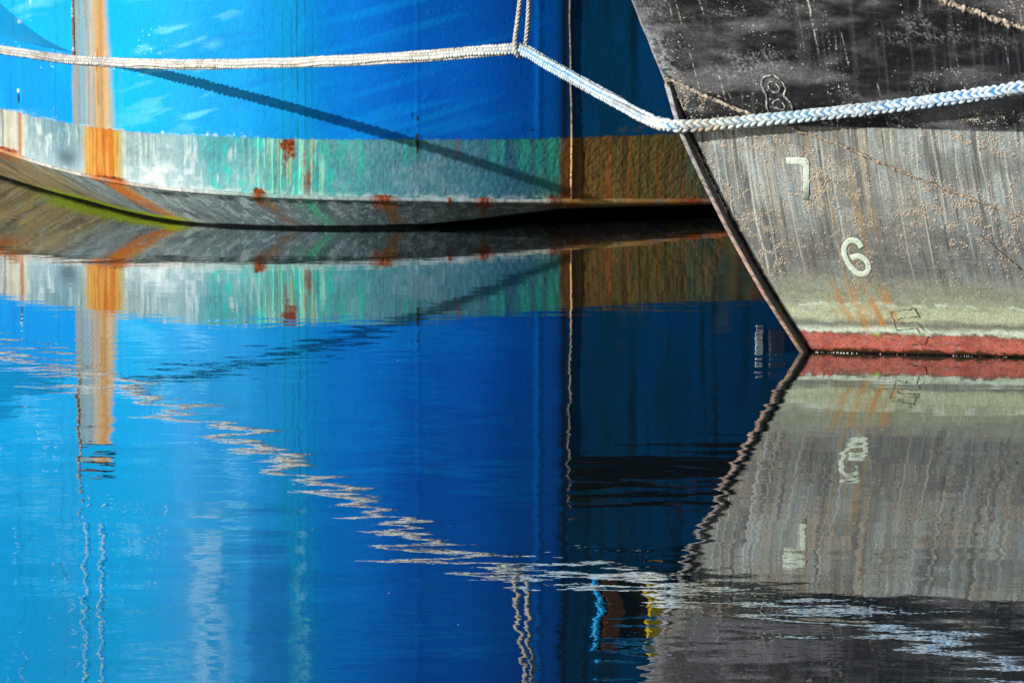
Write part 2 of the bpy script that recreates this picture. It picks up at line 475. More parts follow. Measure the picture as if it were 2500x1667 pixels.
    for x0, w0, ln in ((836, 7, .5), (880, 9, .75), (990, 5, .4), (1012, 4, .3), (1205, 8, .5), (1225, 6, .6), (1280, 14, .6), (1318, 7, .8), (1345, 8, .8), (1362, 8, .9), (1400, 3, .0)):
        f = (zb - z) / (zb - zc)
        wv = x0 + 6 * (fbm(q * 0.03, 0 * q + x0, 2, 58) - 0.5)
        b = mix(b, (40, 180, 158), 0.62 * np.exp(-((s - wv) / (w0 * (0.7 + 0.6 * fbm(q * .05, s * .1, 2, 59))))**2) * (1 - sst(ln * 0.6, ln + 0.15, f)))
    b = mix(b, (60, 190, 165), 0.5 * box(s, 1190, 1375, 20) * sst(0.5, 0.7, fbm(s * 0.12, q * 0.03, 4, 60)) * sst(0.30, 0.42, z))
    # orange run below the stripe
    org = box(s + 10 * (fst(q * 0.03, s * 0.02, 3, 27) - 0.5), 205, 298, 9)
    bo = keys(s, [(198, 168, 164, 120), (212, 176, 146, 74), (226, 178, 118, 46), (240, 172, 102, 30), (252, 160, 88, 26), (264, 178, 106, 40), (276, 170, 104, 38), (284, 172, 142, 74), (300, 166, 152, 90), (312, 156, 160, 134)])
    bo = mix(bo, (150, 92, 30), 0.5 * sst(0.5, 0.72, fst(sw * 0.2, q * 0.01, 4, 61)))
    bo = mix(bo, (196, 156, 84), 0.5 * sst(0.54, 0.72, fst(sw * 0.24, q * 0.008, 3, 62)))
    b = b * (1 - org[..., None]) + bo * org[..., None]
    b = mix(b, (172, 94, 30), 0.95 * np.exp(-((s - 51) / 4.2)**2))
    b = mix(b, (196, 190, 160), 0.6 * np.exp(-((s - 60) / 5)**2) + 0.5 * box(s, 12, 44, 4))
    # rust at particular spots
    for x0, z0, w0, h0, am in ((703, .435, 19, 22, 1), (712, .40, 12, 26, .8), (698, .35, 7, 40, .5), (1020, .445, 5, 16, .9), (1020, .40, 4, 36, .6),
                               (1118, .40, 3, 40, .35), (1092, .38, 2, 40, .3), (745, .3, 5, 60, .4), (755, .25, 5, 40, .5),
                               (630, .185, 15, 14, 1.2), (640, .178, 14, 7, 1.2), (930, .160, 34, 8, 1.3), (1180, .137, 22, 9, 1.2), (1097, .143, 7, 6, 1.), (262, .218, 50, 7, 1.), (15, .285, 34, 7, 1.), (1350, .125, 16, 14, 1.)):
        k = sst(0.20, 0.58, np.exp(-((s - x0) / w0)**2 - ((z - z0) * 490 / h0)**2) * (0.25 + 1.3 * fbm(s * 0.13, q * 0.09, 5, 63))) if am > 0.75 else np.exp(-((s - x0) / w0)**2 - ((z - z0) * 490 / h0)**2) * sst(0.25, 0.5, fbm(s * 0.12, q * 0.08, 4, 63))
        b = mix(b, (140, 66, 24) if x0 != 1020 else (50, 46, 36), am * k * (0.95 if am > 0.75 else 1.7))
        if x0 != 1020: b = mix(b, (64, 34, 18), 0.8 * np.clip(am * k * 1.6, 0, 1) * sst(.5, .66, fbm(s * .2, q * .2, 3, 69)))
    rr = sst(1370, 1400, s)
    b = mix(b, (54, 58, 44), rr * 0.45 * sst(0.5, 0.66, fbm(s * 0.18, q * 0.14, 4, 76)))
    b = mix(b, (120, 72, 34), rr * 0.5 * sst(0.45, 0.7, fst(sw * 0.10, q * 0.006, 4, 64)) + 0.7 * box(s, 1368, 1388, 6))
    b = mix(b, (158, 134, 76), rr * 0.5 * sst(0.52, 0.72, fst(sw * 0.26, q * 0.012, 4, 65)))
    b = mix(b, (52, 56, 40), rr * 0.6 * sst(0.52, 0.72, fst(sw * 0.2, q * 0.007, 4, 66)))
    b = mix(b, (180, 100, 44), rr * 0.45 * sst(0.6, 0.75, fst(sw * 0.09, q * 0.005, 3, 67)))
    wb = 1 - sst(-0.0035, 0.0035, z - zb)
    c = c * (1 - wb[..., None]) + b * wb[..., None]
    rough = rough * (1 - wb) + 0.75 * wb
    c = mix(c, (170, 200, 205), 0.45 * np.exp(-((z - zb - 0.004) / 0.004)**2) * box(s, 0, 620, 60) * sst(0.4, 0.6, fbm(s * .06, q * .01, 2, 68)))
    return np.concatenate([np.clip(c, 0.002, 0.85), rough[..., None]], -1)


def relief(s, z):
    q = z * 490
    d = 0.005 * (fbm(s * 0.006, q * 0.008, 3, 70) - 0.5) + 0.016 * (vn(s * 0.0085, q * 0.0006, 67) - 0.5) * box(s, 560, 1330, 90)
    wb = 1 - sst(-0.004, 0.004, z - Z_PAINT(s))
    d = d + wb * (0.0034 * (fbm(s * 0.14, q * 0.13, 3, 71) - 0.5) - 0.0012)
    d = d + wb * sst(1380, 1400, s) * 0.0014 * (fbm(s * 0.24, q * 0.17, 2, 72) - 0.5)
    d = d + (1 - wb) * 0.0008 * (fbm(s * 0.16, q * 0.16, 3, 73) - 0.5)
    d = d + 0.0022 * np.exp(-((s - 1315) / 9)**2) * (1 - wb) + 0.0011 * np.exp(-((s - 1020) / 6)**2)
    blist = 0.003 * sst(0.62, 0.8, fbm(s * 0.05, q * 0.05, 3, 74)) * np.exp(-((s - 1020) / 40)**2) * box(z, .45, .75, .1)
    d = d + blist + 0.004 * np.exp(-((s - 187) / 5)**2) * vn(q * .2, s * .2, 75) * (z > .8)
    return d


blue = empty('blue_boat', tuple(plan(np.array(800.0)) + [0, 1.5, 0]))
tag(blue, 'bright blue steel hull with grey-green weathered band and rust streaks', 'boat')


def adopt(o, parent):
    o.parent = parent
    o.matrix_parent_inverse = __import__('mathutils').Matrix.Translation(-parent.location)
    return o


S = np.concatenate([np.linspace(-900, -60, 50)[:-1], np.linspace(-60, 1760, 960), np.linspace(1760, 2700, 60)[1:]])
v = np.concatenate([np.linspace(0, 0.40, 260), np.linspace(0.40, 1, 110)[1:]])
SS, VV = np.meshgrid(S, v, indexing='ij')
ZZ = Z_CHINE(SS) + (TOP - Z_CHINE(SS)) * VV
P = side(SS, ZZ) + normal2(SS) * relief(SS, ZZ)[..., None]
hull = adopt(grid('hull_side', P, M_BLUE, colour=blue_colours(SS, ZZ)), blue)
hull['label'] = 'bright blue topside above grey-green band streaked with rust'

# bottom plate: from the chine down and inward to below the water
W_ROW = curve([-700, -300, -100, 0, 100, 230, 330, 430, 600, 850, 1000, 1200, 1390, 1740, 2700],
              [240, 340, 398, 430, 462, 497, 523, 542, 554, 558, 556, 549, 538, 520, 466])
SHIFT = curve([-700, -200, 0, 230, 400, 600, 740, 930, 1190, 1390, 1740, 2700], [200, 215, 215, 195, 150, 95, 78, 40, 12, 0, -8, -10])
S2 = np.concatenate([np.linspace(-900, -330, 30)[:-1], np.linspace(-330, 1760, 900), np.linspace(1760, 2700, 40)[1:]])
f2 = np.linspace(0, 1.35, 64)
SS2, FF = np.meshgrid(S2, f2, indexing='ij')
A = side(SS2, Z_CHINE(SS2))
B = on_water(SS2 + SHIFT(SS2), W_ROW(SS2 + SHIFT(SS2)))
Pp = A + (B - A) * FF[..., None]
# aft of amidships the lower half is bent inward, shaped to make a shade wedge
FK = np.interp(SS2, [-900, 960, 1390, 1480, 2700], [1.0, 1.0, 0.30, 0.26, 0.26])
inw = -normal2(SS2)
Pp += inw * (0.55 * np.clip(FF - FK, 0, 0.9) * sst(930, 1100, SS2))[..., None]
Pp[..., 2] -= 0.012 * np.sin(np.clip(FF, 0, 1) * math.pi) * sst(1500, 300, SS2)


def plate_colours(s, f):
    sw_ = s + SHIFT(s) * f
    c = keys(s, [(-600, 160, 140, 96), (-100, 196, 172, 112), (60, 184, 168, 118), (150, 136, 152, 150), (330, 120, 136, 134), (600, 100, 120, 124),
                 (900, 104, 124, 128), (1150, 108, 124, 118), (1330, 124, 128, 104), (1390, 150, 108, 62), (1740, 128, 106, 66), (2700, 100, 90, 70)])
    c = c * (0.8 + 0.4 * fbm(s * 0.05, f * 6, 4, 79))[..., None]
    st = fst(s * 0.16, f * 1.2, 4, 80)
    c = mix(c, (64, 74, 80), 0.26 * sst(0.48, 0.7, st))
    c = mix(c, (66, 78, 84), 0.55 * sst(0.45, 0.7, fbm(s * 0.03, f * 3.0, 5, 78)))
    c = mix(c, (176, 196, 192), 0.4 * sst(0.55, 0.72, fbm(s * 0.08 + f * 2, f * 9 - s * 0.02, 4, 94)))
    c = mix(c, (206, 190, 140), 0.7 * sst(0.52, 0.72, fst(s * 0.07, f * 0.5, 4, 81)) * box(s, -600, 120, 60))
    c = mix(c, (84, 70, 44), 0.45 * sst(0.50, 0.70, fst(s * 0.13, f * 0.6, 3, 82)) * box(s, -600, 140, 40))
    c = mix(c, (182, 198, 196), 0.4 * sst(0.52, 0.75, fbm(s * 0.05, f * 2.5, 4, 83)) * box(s, 80, 420, 50))
    for x0, w0, rgb, am, l0 in ((262, 26, (196, 112, 40), 1.0, 1.2), (292, 10, (176, 140, 80), .7, 1.2), (-20, 26, (190, 104, 40), .8, .3), (618, 15, (110, 60, 24), 1.0, .45),
                                (640, 16, (120, 92, 44), .6, 1.2), (738, 6, (60, 170, 130), .8, 1.2), (752, 5, (70, 180, 140), .8, 1.2), (716, 5, (70, 150, 124), .5, 1.2),
                                (700, 6, (70, 130, 110), .5, .8), (772, 5, (50, 120, 90), .5, 1.2), (932, 26, (146, 70, 28), 1.1, .45), (940, 16, (120, 84, 40), .7, 1.2),
                                (1180, 18, (150, 74, 30), 1.0, .4), (1176, 12, (120, 84, 40), .6, 1.0), (1096, 6, (130, 70, 34), .8, .3), (1390, 40, (120, 60, 26), .7, 1.2)):
        k = np.exp(-((s - x0 - 8 * (fbm(f * 4, s * 0.02, 2, 84) - .5)) / w0)**2) * (1 - sst(l0 * 0.5, l0, f)) * (0.5 + sst(0.3, 0.6, fbm(s * 0.1, f * 5, 4, 85)))
        c = mix(c, rgb, am * k)
    c = mix(c, (34, 40, 42), 0.45 * sst(0.58, 0.72, fbm((s + 60 * f) * 0.035, f * 16 + s * 0.05, 4, 86)) * box(s, 840, 1380, 60) * sst(.7, .2, f))
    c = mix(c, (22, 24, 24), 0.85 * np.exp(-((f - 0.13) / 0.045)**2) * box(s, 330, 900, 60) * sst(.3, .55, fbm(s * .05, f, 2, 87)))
    alg = sst(0.76, 0.88, f + 0.16 * (fbm(s * 0.14, f * 2, 3, 88) - 0.5)) * box(sw_, 110, 455, 50)
    c = mix(c, (168, 190, 6), 0.95 * alg)
    w0_ = np.interp(s, [-200, 250, 480, 700, 1000, 1300, 1420, 1800], [.95, .93, .90, .88, .84, .70, .62, .60])  # wet waterline; aft it widens to paint in the underside shade
    wet_shade = sst(w0_ - 0.03, w0_ + 0.03, f + 0.04 * (fbm(s * .02, f * 2, 3, 89) - .5))
    c = mix(c, (14, 15, 13), 0.95 * wet_shade)
    r = np.full(np.shape(s), 0.7) * (1 - wet_shade) + 0.18 * wet_shade
    return np.concatenate([np.clip(c, 0.002, 0.8), r[..., None]], -1)


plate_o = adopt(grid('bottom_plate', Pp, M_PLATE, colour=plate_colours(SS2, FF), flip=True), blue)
plate_o['label'] = 'grey bottom plate below the chine with rust and algae stains'

# chine lip
S3 = np.concatenate([np.linspace(-900, -60, 40)[:-1], np.linspace(-60, 1760, 900), np.linspace(1760, 2700, 40)[1:]])
cp = side(S3, Z_CHINE(S3) + 0.0)
rad = 0.0105 + 0.003 * (fbm(S3 * 0.06, S3 * 0, 4, 90) - 0.5) + 0.004 * sst(1330, 1400, S3)
for x0, w0 in ((632, 16), (935, 30), (1180, 22), (1096, 6), (1350, 12)):
    rad = rad + 0.006 * np.exp(-((S3 - x0) / w0)**2) * vn(S3 * 0.3, S3 * 0, 93)
ring = tube_pts(cp, rad, 10)
cc = keys(S3, [(-600, 160, 130, 90), (-40, 200, 130, 70), (40, 206, 140, 80), (80, 206, 204, 196), (200, 214, 206, 190), (235, 200, 120, 60), (300, 190, 108, 52), (330, 196, 190, 176),
               (420, 220, 222, 216), (620, 150, 190, 180), (900, 170, 194, 194), (1100, 178, 200, 208), (1330, 200, 206, 190), (1365, 190, 120, 52), (1450, 206, 160, 90), (1560, 170, 130, 70), (1740, 190, 110, 46), (2700, 120, 90, 60)])
for x0, w0 in ((632, 16), (935, 30), (1180, 22), (1096, 6), (1350, 12), (1690, 30)):
    cc = mix(cc, (150, 72, 30), np.exp(-((S3 - x0) / w0)**2))
cc = cc * 0.85
cc = mix(cc, (110, 120, 120), 0.4 * sst(.5, .7, fbm(S3 * .08, S3 * 0, 3, 91)))
CC = np.repeat(np.concatenate([cc, np.full((len(S3), 1), .7)], 1)[:, None], 10, 1)
CC[..., :3] *= (0.75 + 0.5 * vn(S3[:, None] * .25, np.arange(10)[None] * 1.0, 92))[..., None]
adopt(grid('chine_lip', ring, M_CRUST, colour=CC, wrap=True), blue)

# corner weld bead
zz = np.linspace(Z_CHINE(1390.0) + 0.01, 1.39, 420)
sb = 1390 + 3 * (fbm(zz * 9, zz * 0, 3, 99) - 0.5) + 4 * sst(1.1, 0.4, zz)
bp_ = side(sb, zz) + normal2(sb) * 0.004
ring = tube_pts(bp_, 0.0052 + 0.0028 * (fbm(zz * 60, zz * 0, 3, 100) - 0.4), 8)
cb = keys(zz, [(0.12, 190, 110, 60), (0.18, 226, 176, 120), (0.40, 224, 170, 110), (0.46, 170, 150, 120), (0.7, 150, 136, 116), (1.2, 120, 106, 90), (3, 90, 84, 76)])
cb = mix(cb, (50, 44, 36), 0.6 * sst(.5, .7, fbm(zz * 70, zz * 0, 3, 101)))
adopt(grid('weld_bead', ring, M_CRUST, colour=np.repeat(cb[:, None], 8, 1), wrap=True), blue)['label'] = 'rusty vertical weld bead on the blue hull corner'

# crusted weld left of the rust stripe
zz = np.linspace(z_at(np.array(187.0), np.array(140.0)), 1.45, 220)
sb = 187 + 3.5 * (fbm(zz * 14, zz * 0, 3, 102) - 0.5)
bp_ = side(sb, zz) + normal2(sb) * 0.005
cb = mix(np.broadcast_to(lin(130, 134, 132), (len(zz), 3)).copy(), (196, 198, 196), sst(.45, .6, fbm(zz * 60, zz * 0, 3, 103)))
cb = mix(cb, (96, 84, 74), 0.8 * sst(.55, .7, fbm(zz * 50, zz * 0, 3, 104)))
adopt(grid('weld_bead', tube_pts(bp_, 0.008 + 0.007 * (fbm(zz * 45, zz * 0, 3, 105) - .4), 8), M_CRUST, colour=np.repeat(cb[:, None], 8, 1), wrap=True), blue)

# flare knuckle above the seam at the far left: an overhang that runs out at the stripe
K1 = curve([-700, -300, 0, 60, 120, 186], [-560, -240, 8, 60, 102, 132])
K2 = curve([-700, -300, 0, 100, 186], [-20, 40, 96, 117, 133])
SK = np.linspace(-800, 186, 240)
rows = 120
PK = np.zeros((len(SK), rows, 3)); ZK = np.zeros((len(SK), rows)); kk = 16
Yh = plan(SK)[:, 1]; Yo = Yh - 0.48 * np.clip((190 - SK) / 190, 0, 1.6)**1.25 - 0.006
a0 = at(SK, K2(SK), Yh - 0.004); a1 = at(SK, K1(SK), Yo)
for j in range(rows):
    if j < kk:
        t = j / kk; PK[:, j] = a0 * (1 - t) + a1 * t
    else:
        t = ((j - kk) / (rows - 1 - kk))**1.6
        PK[:, j] = a1; PK[:, j, 2] = a1[:, 2] + (TOP - a1[:, 2]) * t
    ZK[:, j] = PK[:, j, 2]
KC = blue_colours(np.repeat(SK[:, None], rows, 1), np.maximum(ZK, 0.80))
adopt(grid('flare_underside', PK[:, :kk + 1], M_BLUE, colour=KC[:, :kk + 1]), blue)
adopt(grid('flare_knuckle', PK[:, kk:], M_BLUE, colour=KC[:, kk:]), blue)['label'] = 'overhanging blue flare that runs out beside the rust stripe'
sk = np.linspace(-300, 184, 200)
pk = at(sk, K2(sk) + 1, plan(sk)[:, 1] - 0.006)
ck = mix(np.broadcast_to(lin(20, 130, 190), (200, 3)).copy(), (150, 200, 200), sst(.5, .65, fbm(sk * .08, sk * 0, 3, 106)))
ck = mix(ck, (10, 60, 80), sst(.5, .62, fbm(sk * .11, sk * 0, 3, 107)))
adopt(grid('weld_seam', tube_pts(pk, 0.007 + 0.006 * (fbm(sk * .12, sk * 0, 3, 108) - .4), 8), M_CRUST, colour=np.repeat(ck[:, None], 8, 1), wrap=True), blue)


def solid(name, pts_front, depth_vec, mat, parent=None):   # prism of a polygon
    pts = np.asarray(pts_front, float); n = len(pts)
    me = bpy.data.meshes.new(name)
    V = [tuple(p) for p in pts] + [tuple(p + depth_vec) for p in pts]
    Fc = [tuple(range(n)), tuple(range(2 * n - 1, n - 1, -1))] + [(i, i + n, (i + 1) % n + n, (i + 1) % n) for i in range(n)]
    me.from_pydata(V, [], Fc); me.validate()
    import bmesh
    bm = bmesh.new(); bm.from_mesh(me); bmesh.ops.recalc_face_normals(bm, faces=bm.faces); bm.to_mesh(me); bm.free()
    me.materials.append(mat)
    o = bpy.data.objects.new(name, me); col.objects.link(o)
    if parent: adopt(o, parent)
    return o


def on_side(s0, s1, z0, z1, out, thick, name, mat, parent):
    q = [side(np.array(float(a)), np.array(float(b))) for a, b in ((s0, z0), (s1, z0), (s1, z1), (s0, z1))]
    n = normal2(np.array((s0 + s1) / 2.0))
    return solid(name, [p + n * out for p in q], -n * thick, mat, parent)


# scupper and freeing port above the picture edge (they show in the water); dark panels for shaded openings
on_side(206, 270, 1.195, 1.222, 0.055, 0.08, 'scupper_shade_panel', M_DARK, blue)
on_side(202, 274, 1.224, 1.236, 0.070, 0.10, 'scupper_hood', M_BROWN, blue)
on_side(1398, 1850, 1.205, 1.375, 0.012, 0.03, 'freeing_port_shade_panel', M_DARK, blue)
on_side(1392, 1860, 1.377, 1.390, 0.03, 0.05, 'port_frame', M_BROWN, blue)
for k_ in range(4):
    on_side(1847, 1863, 0.585 + 0.045 * k_, 0.618 + 0.045 * k_, 0.006, 0.02, 'marking_plate', M_WHITE, blue)
for k_ in range(6):
    on_side(1878 + 3 * (k_ % 2), 1915, 0.60 + 0.03 * k_, 0.612 + 0.03 * k_, 0.012, 0.02, 'vent_slat', M_DECK, blue)
for s_, n_ in ((204.0, 0), (244.0, 1)):
    zz_ = np.linspace(1.50 + 0.03 * n_, TOP, 40)
    ss_ = s_ + 2.5 * np.sin(zz_ * 5 + n_)
    adopt(grid('lanyard', tube_pts(side(ss_, zz_) + normal2(ss_) * 0.02, 0.0032, 6), M_WHITE, wrap=True), blue)
# deck-store opening with light blue trim, also only mirrored; a dark panel for its unlit inside
on_side(1462, 1700, 1.84, 2.15, 0.010, 0.03, 'store_opening_shade_panel', M_DARK, blue)
on_side(1452, 1461, 1.80, 2.19, 0.030, 0.04, 'opening_trim', M_CYAN, blue)
on_side(1452, 1700, 2.153, 2.19, 0.026, 0.04, 'opening_trim', M_CYAN, blue)
on_side(1578, 1612, 1.82, 2.15, 0.045, 0.03, 'grab_post', M_YELLOW, blue)
for k_ in range(6):
    on_side(1470, 1508, 1.85 + 0.05 * k_, 1.892 + 0.05 * k_, 0.040, 0.025, 'ladder_rung', M_BROWN, blue)
# rail cap and deck
sr = np.linspace(-900, 2700, 120)
adopt(grid('rail', tube_pts(side(sr, np.full(120, TOP)), 0.05, 10), M_WHITE, wrap=True), blue)
dk = side(sr, np.full(120, TOP - 0.03)); dk2 = dk + np.array([0, 0.0, 0]); dk2[:, 1] = 32.0; dk2[:, 0] *= 1.2
adopt(grid('deck', np.stack([dk, dk2], 1), M_DECK), blue)

# ================================================================== BLACK BOAT
STEM_PX = curve([-1300, -700, -300, 0, 190, 310, 500, 660, 850, 1000], [1080, 1290, 1430, 1540, 1618, 1664, 1752, 1838, 1956, 2050])
STEM_W = curve([-0.4, 0, 0.35, 0.9, 1.35, 2.2, 3.2], [856, 858, 864, 871, 877, 884, 890])     # water row below the stem at height z


def stem(z):
    z = np.asarray(z, float)
    Y = on_water(np.full_like(z, 1700.0), STEM_W(z))[..., 1]
    row = HORIZON + (CAMH - z) * F / Y
    for _ in range(3):
        pt = at(STEM_PX(row), row, Y)
        row = row + (pt[..., 2] - z) * F / Y
    return at(STEM_PX(row), row, Y)


ANG = curve([-0.4, 0, 0.4, 0.9, 1.4, 3.2], [0.20, 0.22, 0.27, 0.34, 0.38, 0.46])             # heading of the side at height z


def black(t, z):
    p = stem(z)
    a = ANG(z) - 0.012 * t
    return p + np.stack([np.cos(a) * t, -np.sin(a) * t, 0 * t], -1)


def black_n(t, z):
    e = 0.004
    du = black(t + e, z) - black(t - e, z); dv = black(t, z + e) - black(t, z - e)
    n = np.cross(du, dv)
    return n / np.linalg.norm(n, axis=-1)[..., None]


def tz(px, py):                               # surface coordinates of a point seen on the black side
    px = np.atleast_1d(np.asarray(px, float)); py = np.atleast_1d(np.asarray(py, float))
    t = np.clip((px - 1700) / 650, 0.02, None); z = (870 - py) / 650
    for _ in range(14):
        e = 1e-3
        x0, y0 = proj(black(t, z)); x1, y1 = proj(black(t + e, z)); x2, y2 = proj(black(t, z + e))
        a, b_, c, d = (x1 - x0) / e, (x2 - x0) / e, (y1 - y0) / e, (y2 - y0) / e
        det = a * d - b_ * c
        rx, ry = px - x0, py - y0
        t = t + (d * rx - b_ * ry) / det; z = z + (a * ry - c * rx) / det
    return t, z


Z_BLK = 0.885


def black_colours(t, z):
    x = t * 650.0; y = -z * 650.0              # surface coordinates in photo-sized units
    sl = x - 0.20 * y * -1                     # along the raked run marks
    xr = x + 0.42 * z * 650 - 0.18 * 0         # distance measured from a vertical through the stem foot
    dr = xr + 0.0
    run = x - (0.52 - 0.20) * y * -1
    run = x - 0.33 * z * 650                   # marks lean with the stem, but less
    # ---- grey weathered field
    c = np.broadcast_to(lin(132, 136, 130), x.shape + (3,)).copy()
    c = c * (0.85 + 0.3 * fbm(x * 0.03, y * 0.03, 4, 109))[..., None]
    s1 = fst(run * 0.13, y * 0.006, 4, 110); s2 = fst(run * 0.32, y * 0.008, 3, 111)
    dens = 0.45 + 0.55 * sst(0.45, 0.80, z)
    c = mix(c, (70, 71, 69), 0.75 * sst(0.45, 0.7, s1))
    c = mix(c, (196, 202, 196), 0.75 * dens * sst(0.54, 0.76, s2))
    c = mix(c, (160, 178, 180), 0.4 * sst(0.5, 0.7, fst(run * 0.05, y * 0.01, 3, 112)))
    ylw = np.exp(-((x - 300) / 150)**2)
    c = mix(c, (170, 142, 84), 0.75 * ylw * sst(0.5, 0.68, fst(run * 0.16, y * 0.005, 4, 113)))
    c = mix(c, (86, 90, 86), 0.5 * sst(0.5, 0.7, fbm(x * 0.012, y * 0.012, 4, 114)))
    dark = box(z, 0.27, 0.52, 0.09)
    c = mix(c, (72, 72, 70), 0.62 * dark * (0.4 + 0.9 * fbm(x * 0.01, y * 0.03, 4, 115)))
    c = mix(c, (120, 124, 118), 0.5 * dark * sst(0.55, 0.7, fbm(x * 0.02, y * 0.12, 4, 116)))
    # thin pale runs
    for x0, w0, zt, zb_, am in ((120, 2.0, .86, .3, .8), (62, 1.4, .85, .4, .6), (40, 1.2, .85, .5, .5), (150, 1.2, .7, .3, .5), (310, 1.4, .8, .35, .5), (330, 1.8, .8, .3, .6), (480, 1.5, .62, .3, .5),
                                (540, 1.4, .86, .35, .6), (590, 1.6, .86, .5, .5), (640, 1.4, .86, .4, .6), (700, 1.4, .86, .45, .6), (760, 1.4, .86, .5, .6), (90, 1.4, .86, .6, .6), (215, 1.3, .6, .3, .5)):
        wv = x0 - 150 + 10 * (fbm(y * 0.01, y * 0 + x0, 2, 117) - 0.5)
        c = mix(c, (206, 210, 200), am * np.exp(-((run - wv) / w0)**2) * box(z, zb_, zt, 0.05))
    # ---- pale green tidal band
    edge = z + 0.03 * (fbm(x * 0.02, y * 0.03, 4, 118) - 0.5)
    g = np.broadcast_to(lin(156, 163, 138), x.shape + (3,)).copy()
    g = mix(g, (120, 128, 104), 0.7 * sst(0.45, 0.7, fbm(x * 0.03, y * 0.09, 4, 119)))
    g = mix(g, (190, 198, 164), 0.55 * box(edge, 0.13, 0.19, 0.02))
    g = mix(g, (126, 134, 116), 0.6 * box(edge, 0.21, 0.27, 0.03))
    g = mix(g, (212, 226, 206), 0.6 * np.exp(-((edge - 0.197) / 0.006)**2) * sst(.4, .6, fbm(x * .05, y * .05, 3, 120)))
    g = mix(g, (92, 98, 92), 0.75 * np.exp(-((edge - 0.117) / 0.012)**2))
    g = mix(g, (206, 220, 202), 0.85 * np.exp(-((edge - 0.090) / 0.012)**2))
    for x0, w0, zt, zb_, am in ((168, 11, .29, .12, .75), (206, 14, .29, .10, .75), (250, 9, .30, .10, 1.0), (284, 12, .30, .12, .8), (140, 4, .24, .10, .4), (228, 9, .22, .12, .4)):
        cx_ = x0 - 0.30 * (z - 0.2) * 650
        g = mix(g, (178, 124, 44), 0.85 * am * np.exp(-((x + 0.22 * (0.2 - z) * 650 - x0 - 8 + 14 * (fbm(y * .03, x * 0 + x0, 2, 128) - .5)) / w0)**2) * box(edge, zb_, zt, 0.025) * sst(.2, .5, fbm(x * .05, y * .05, 3, 121)))
    k = sst(0.345, 0.20, edge + 0.03 * (fbm(x * .08, y * .08, 4, 129) - .5))
    c = c * (1 - k[..., None]) + g * k[..., None]
    # ---- red antifouling at the water
    e2 = z + 0.030 * (fbm(x * 0.07, y * 0.07, 4, 122) - 0.5)
    r = np.broadcast_to(lin(182, 94, 74), x.shape + (3,)).copy()
    r = mix(r, (150, 62, 50), 0.7 * sst(0.45, 0.7, fbm(x * 0.04, y * 0.06, 4, 123)))
    r = mix(r, (74, 58, 50), 0.6 * sst(0.56, 0.72, fbm(x * 0.22, y * 0.30, 4, 124)))
    r = mix(r, (150, 130, 128), 0.45 * sst(0.62, 0.72, fbm(x * 0.10, y * 0.22, 4, 125)))
    k = sst(0.083, 0.076, e2)
    c = c * (1 - k[..., None]) + r * k[..., None]
    moss = np.exp(-((e2 - 0.08) / 0.008)**2)
    c = mix(c, (70, 66, 40), 0.7 * moss * sst(.4, .6, fbm(x * .04, y * .06, 3, 126)))
    c = mix(c, (150, 160, 20), 0.9 * np.exp(-((e2 - 0.084) / 0.008)**2) * sst(.62, .74, fbm(x * .022, y * .02, 3, 127)))
    c = mix(c, (52, 38, 12), 0.95 * sst(0.022, 0.010, e2))
    c = mix(c, (10, 9, 6), 0.95 * sst(0.009, 0.004, z))
    rough = 0.78 - 0.6 * sst(0.03, 0.01, z)
    # ---- black topside
    b = np.broadcast_to(lin(16, 16, 18), x.shape + (3,)).copy()
    sm = sst(0.46, 0.72, fbm((x - 0.9 * y) * 0.0055, (y + 0.16 * x) * 0.017, 4, 130))  # grey smears: chalky wear plus gleam painted into the black
    grain = 0.25 + 0.75 * fbm(x * 0.30, y * 0.30, 3, 131)
    b = mix(b, (118, 120, 124), 0.66 * sm * grain)
    b = mix(b, (150, 152, 156), 0.65 * sst(.6, .8, fbm(x * 0.012, y * 0.022, 3, 137)) * grain * sst(.45, .7, fbm(x * .25, y * .25, 3, 138)))
    b = mix(b, (176, 178, 180), 0.8 * np.exp(-(x / 42)**2) * box(z, 1.02, 1.25, .12) * sst(.35, .65, fbm(x * .10, y * .16, 4, 139)))  # silvery glints near the stem, painted into the colour
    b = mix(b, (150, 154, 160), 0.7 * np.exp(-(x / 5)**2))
    b = mix(b, (80, 82, 86), 0.30 * sst(0.55, 0.75, fst(run * 0.14, y * 0.006, 3, 132)))
    fle = sst(0.90, 0.95, vn(x * 0.36, y * 0.36, 133)) * sst(0.50, 0.64, fbm(x * 0.010, y * 0.012, 3, 134))
    fle = fle + sst(0.84, 0.9, vn(x * 0.26, y * 0.26, 135)) * sst(0.97, 0.90, z) * sst(.45, .6, fbm(x * .02, y * .02, 2, 144))
    b = mix(b, (214, 212, 202), 0.85 * fle)
    for (xa, ya), (xb, yb), w0, am in BLACK_MARKS:
        L2 = (xb - xa)**2 + (yb - ya)**2
        h = np.clip(((x - xa) * (xb - xa) + (y - ya) * (yb - ya)) / L2, 0, 1)
        d = np.hypot(x - xa - h * (xb - xa), y - ya - h * (yb - ya))
        b = mix(b, (214, 212, 202), 0.8 * am * np.exp(-(d / (0.62 * w0))**2) * sst(0.3, 0.6, vn(y * 0.2, x * 0.2, 136)))
    k = sst(Z_BLK - 0.0025, Z_BLK + 0.0025, z)
    c = c * (1 - k[..., None]) + b * k[..., None]
    rough = rough * (1 - k) + (0.36 + 0.14 * sm) * k
    c = mix(c, (20, 20, 20), 0.7 * np.exp(-((z - Z_BLK) / 0.0025)**2))
    return np.concatenate([np.clip(c, 0.003, 0.85), rough[..., None]], -1)


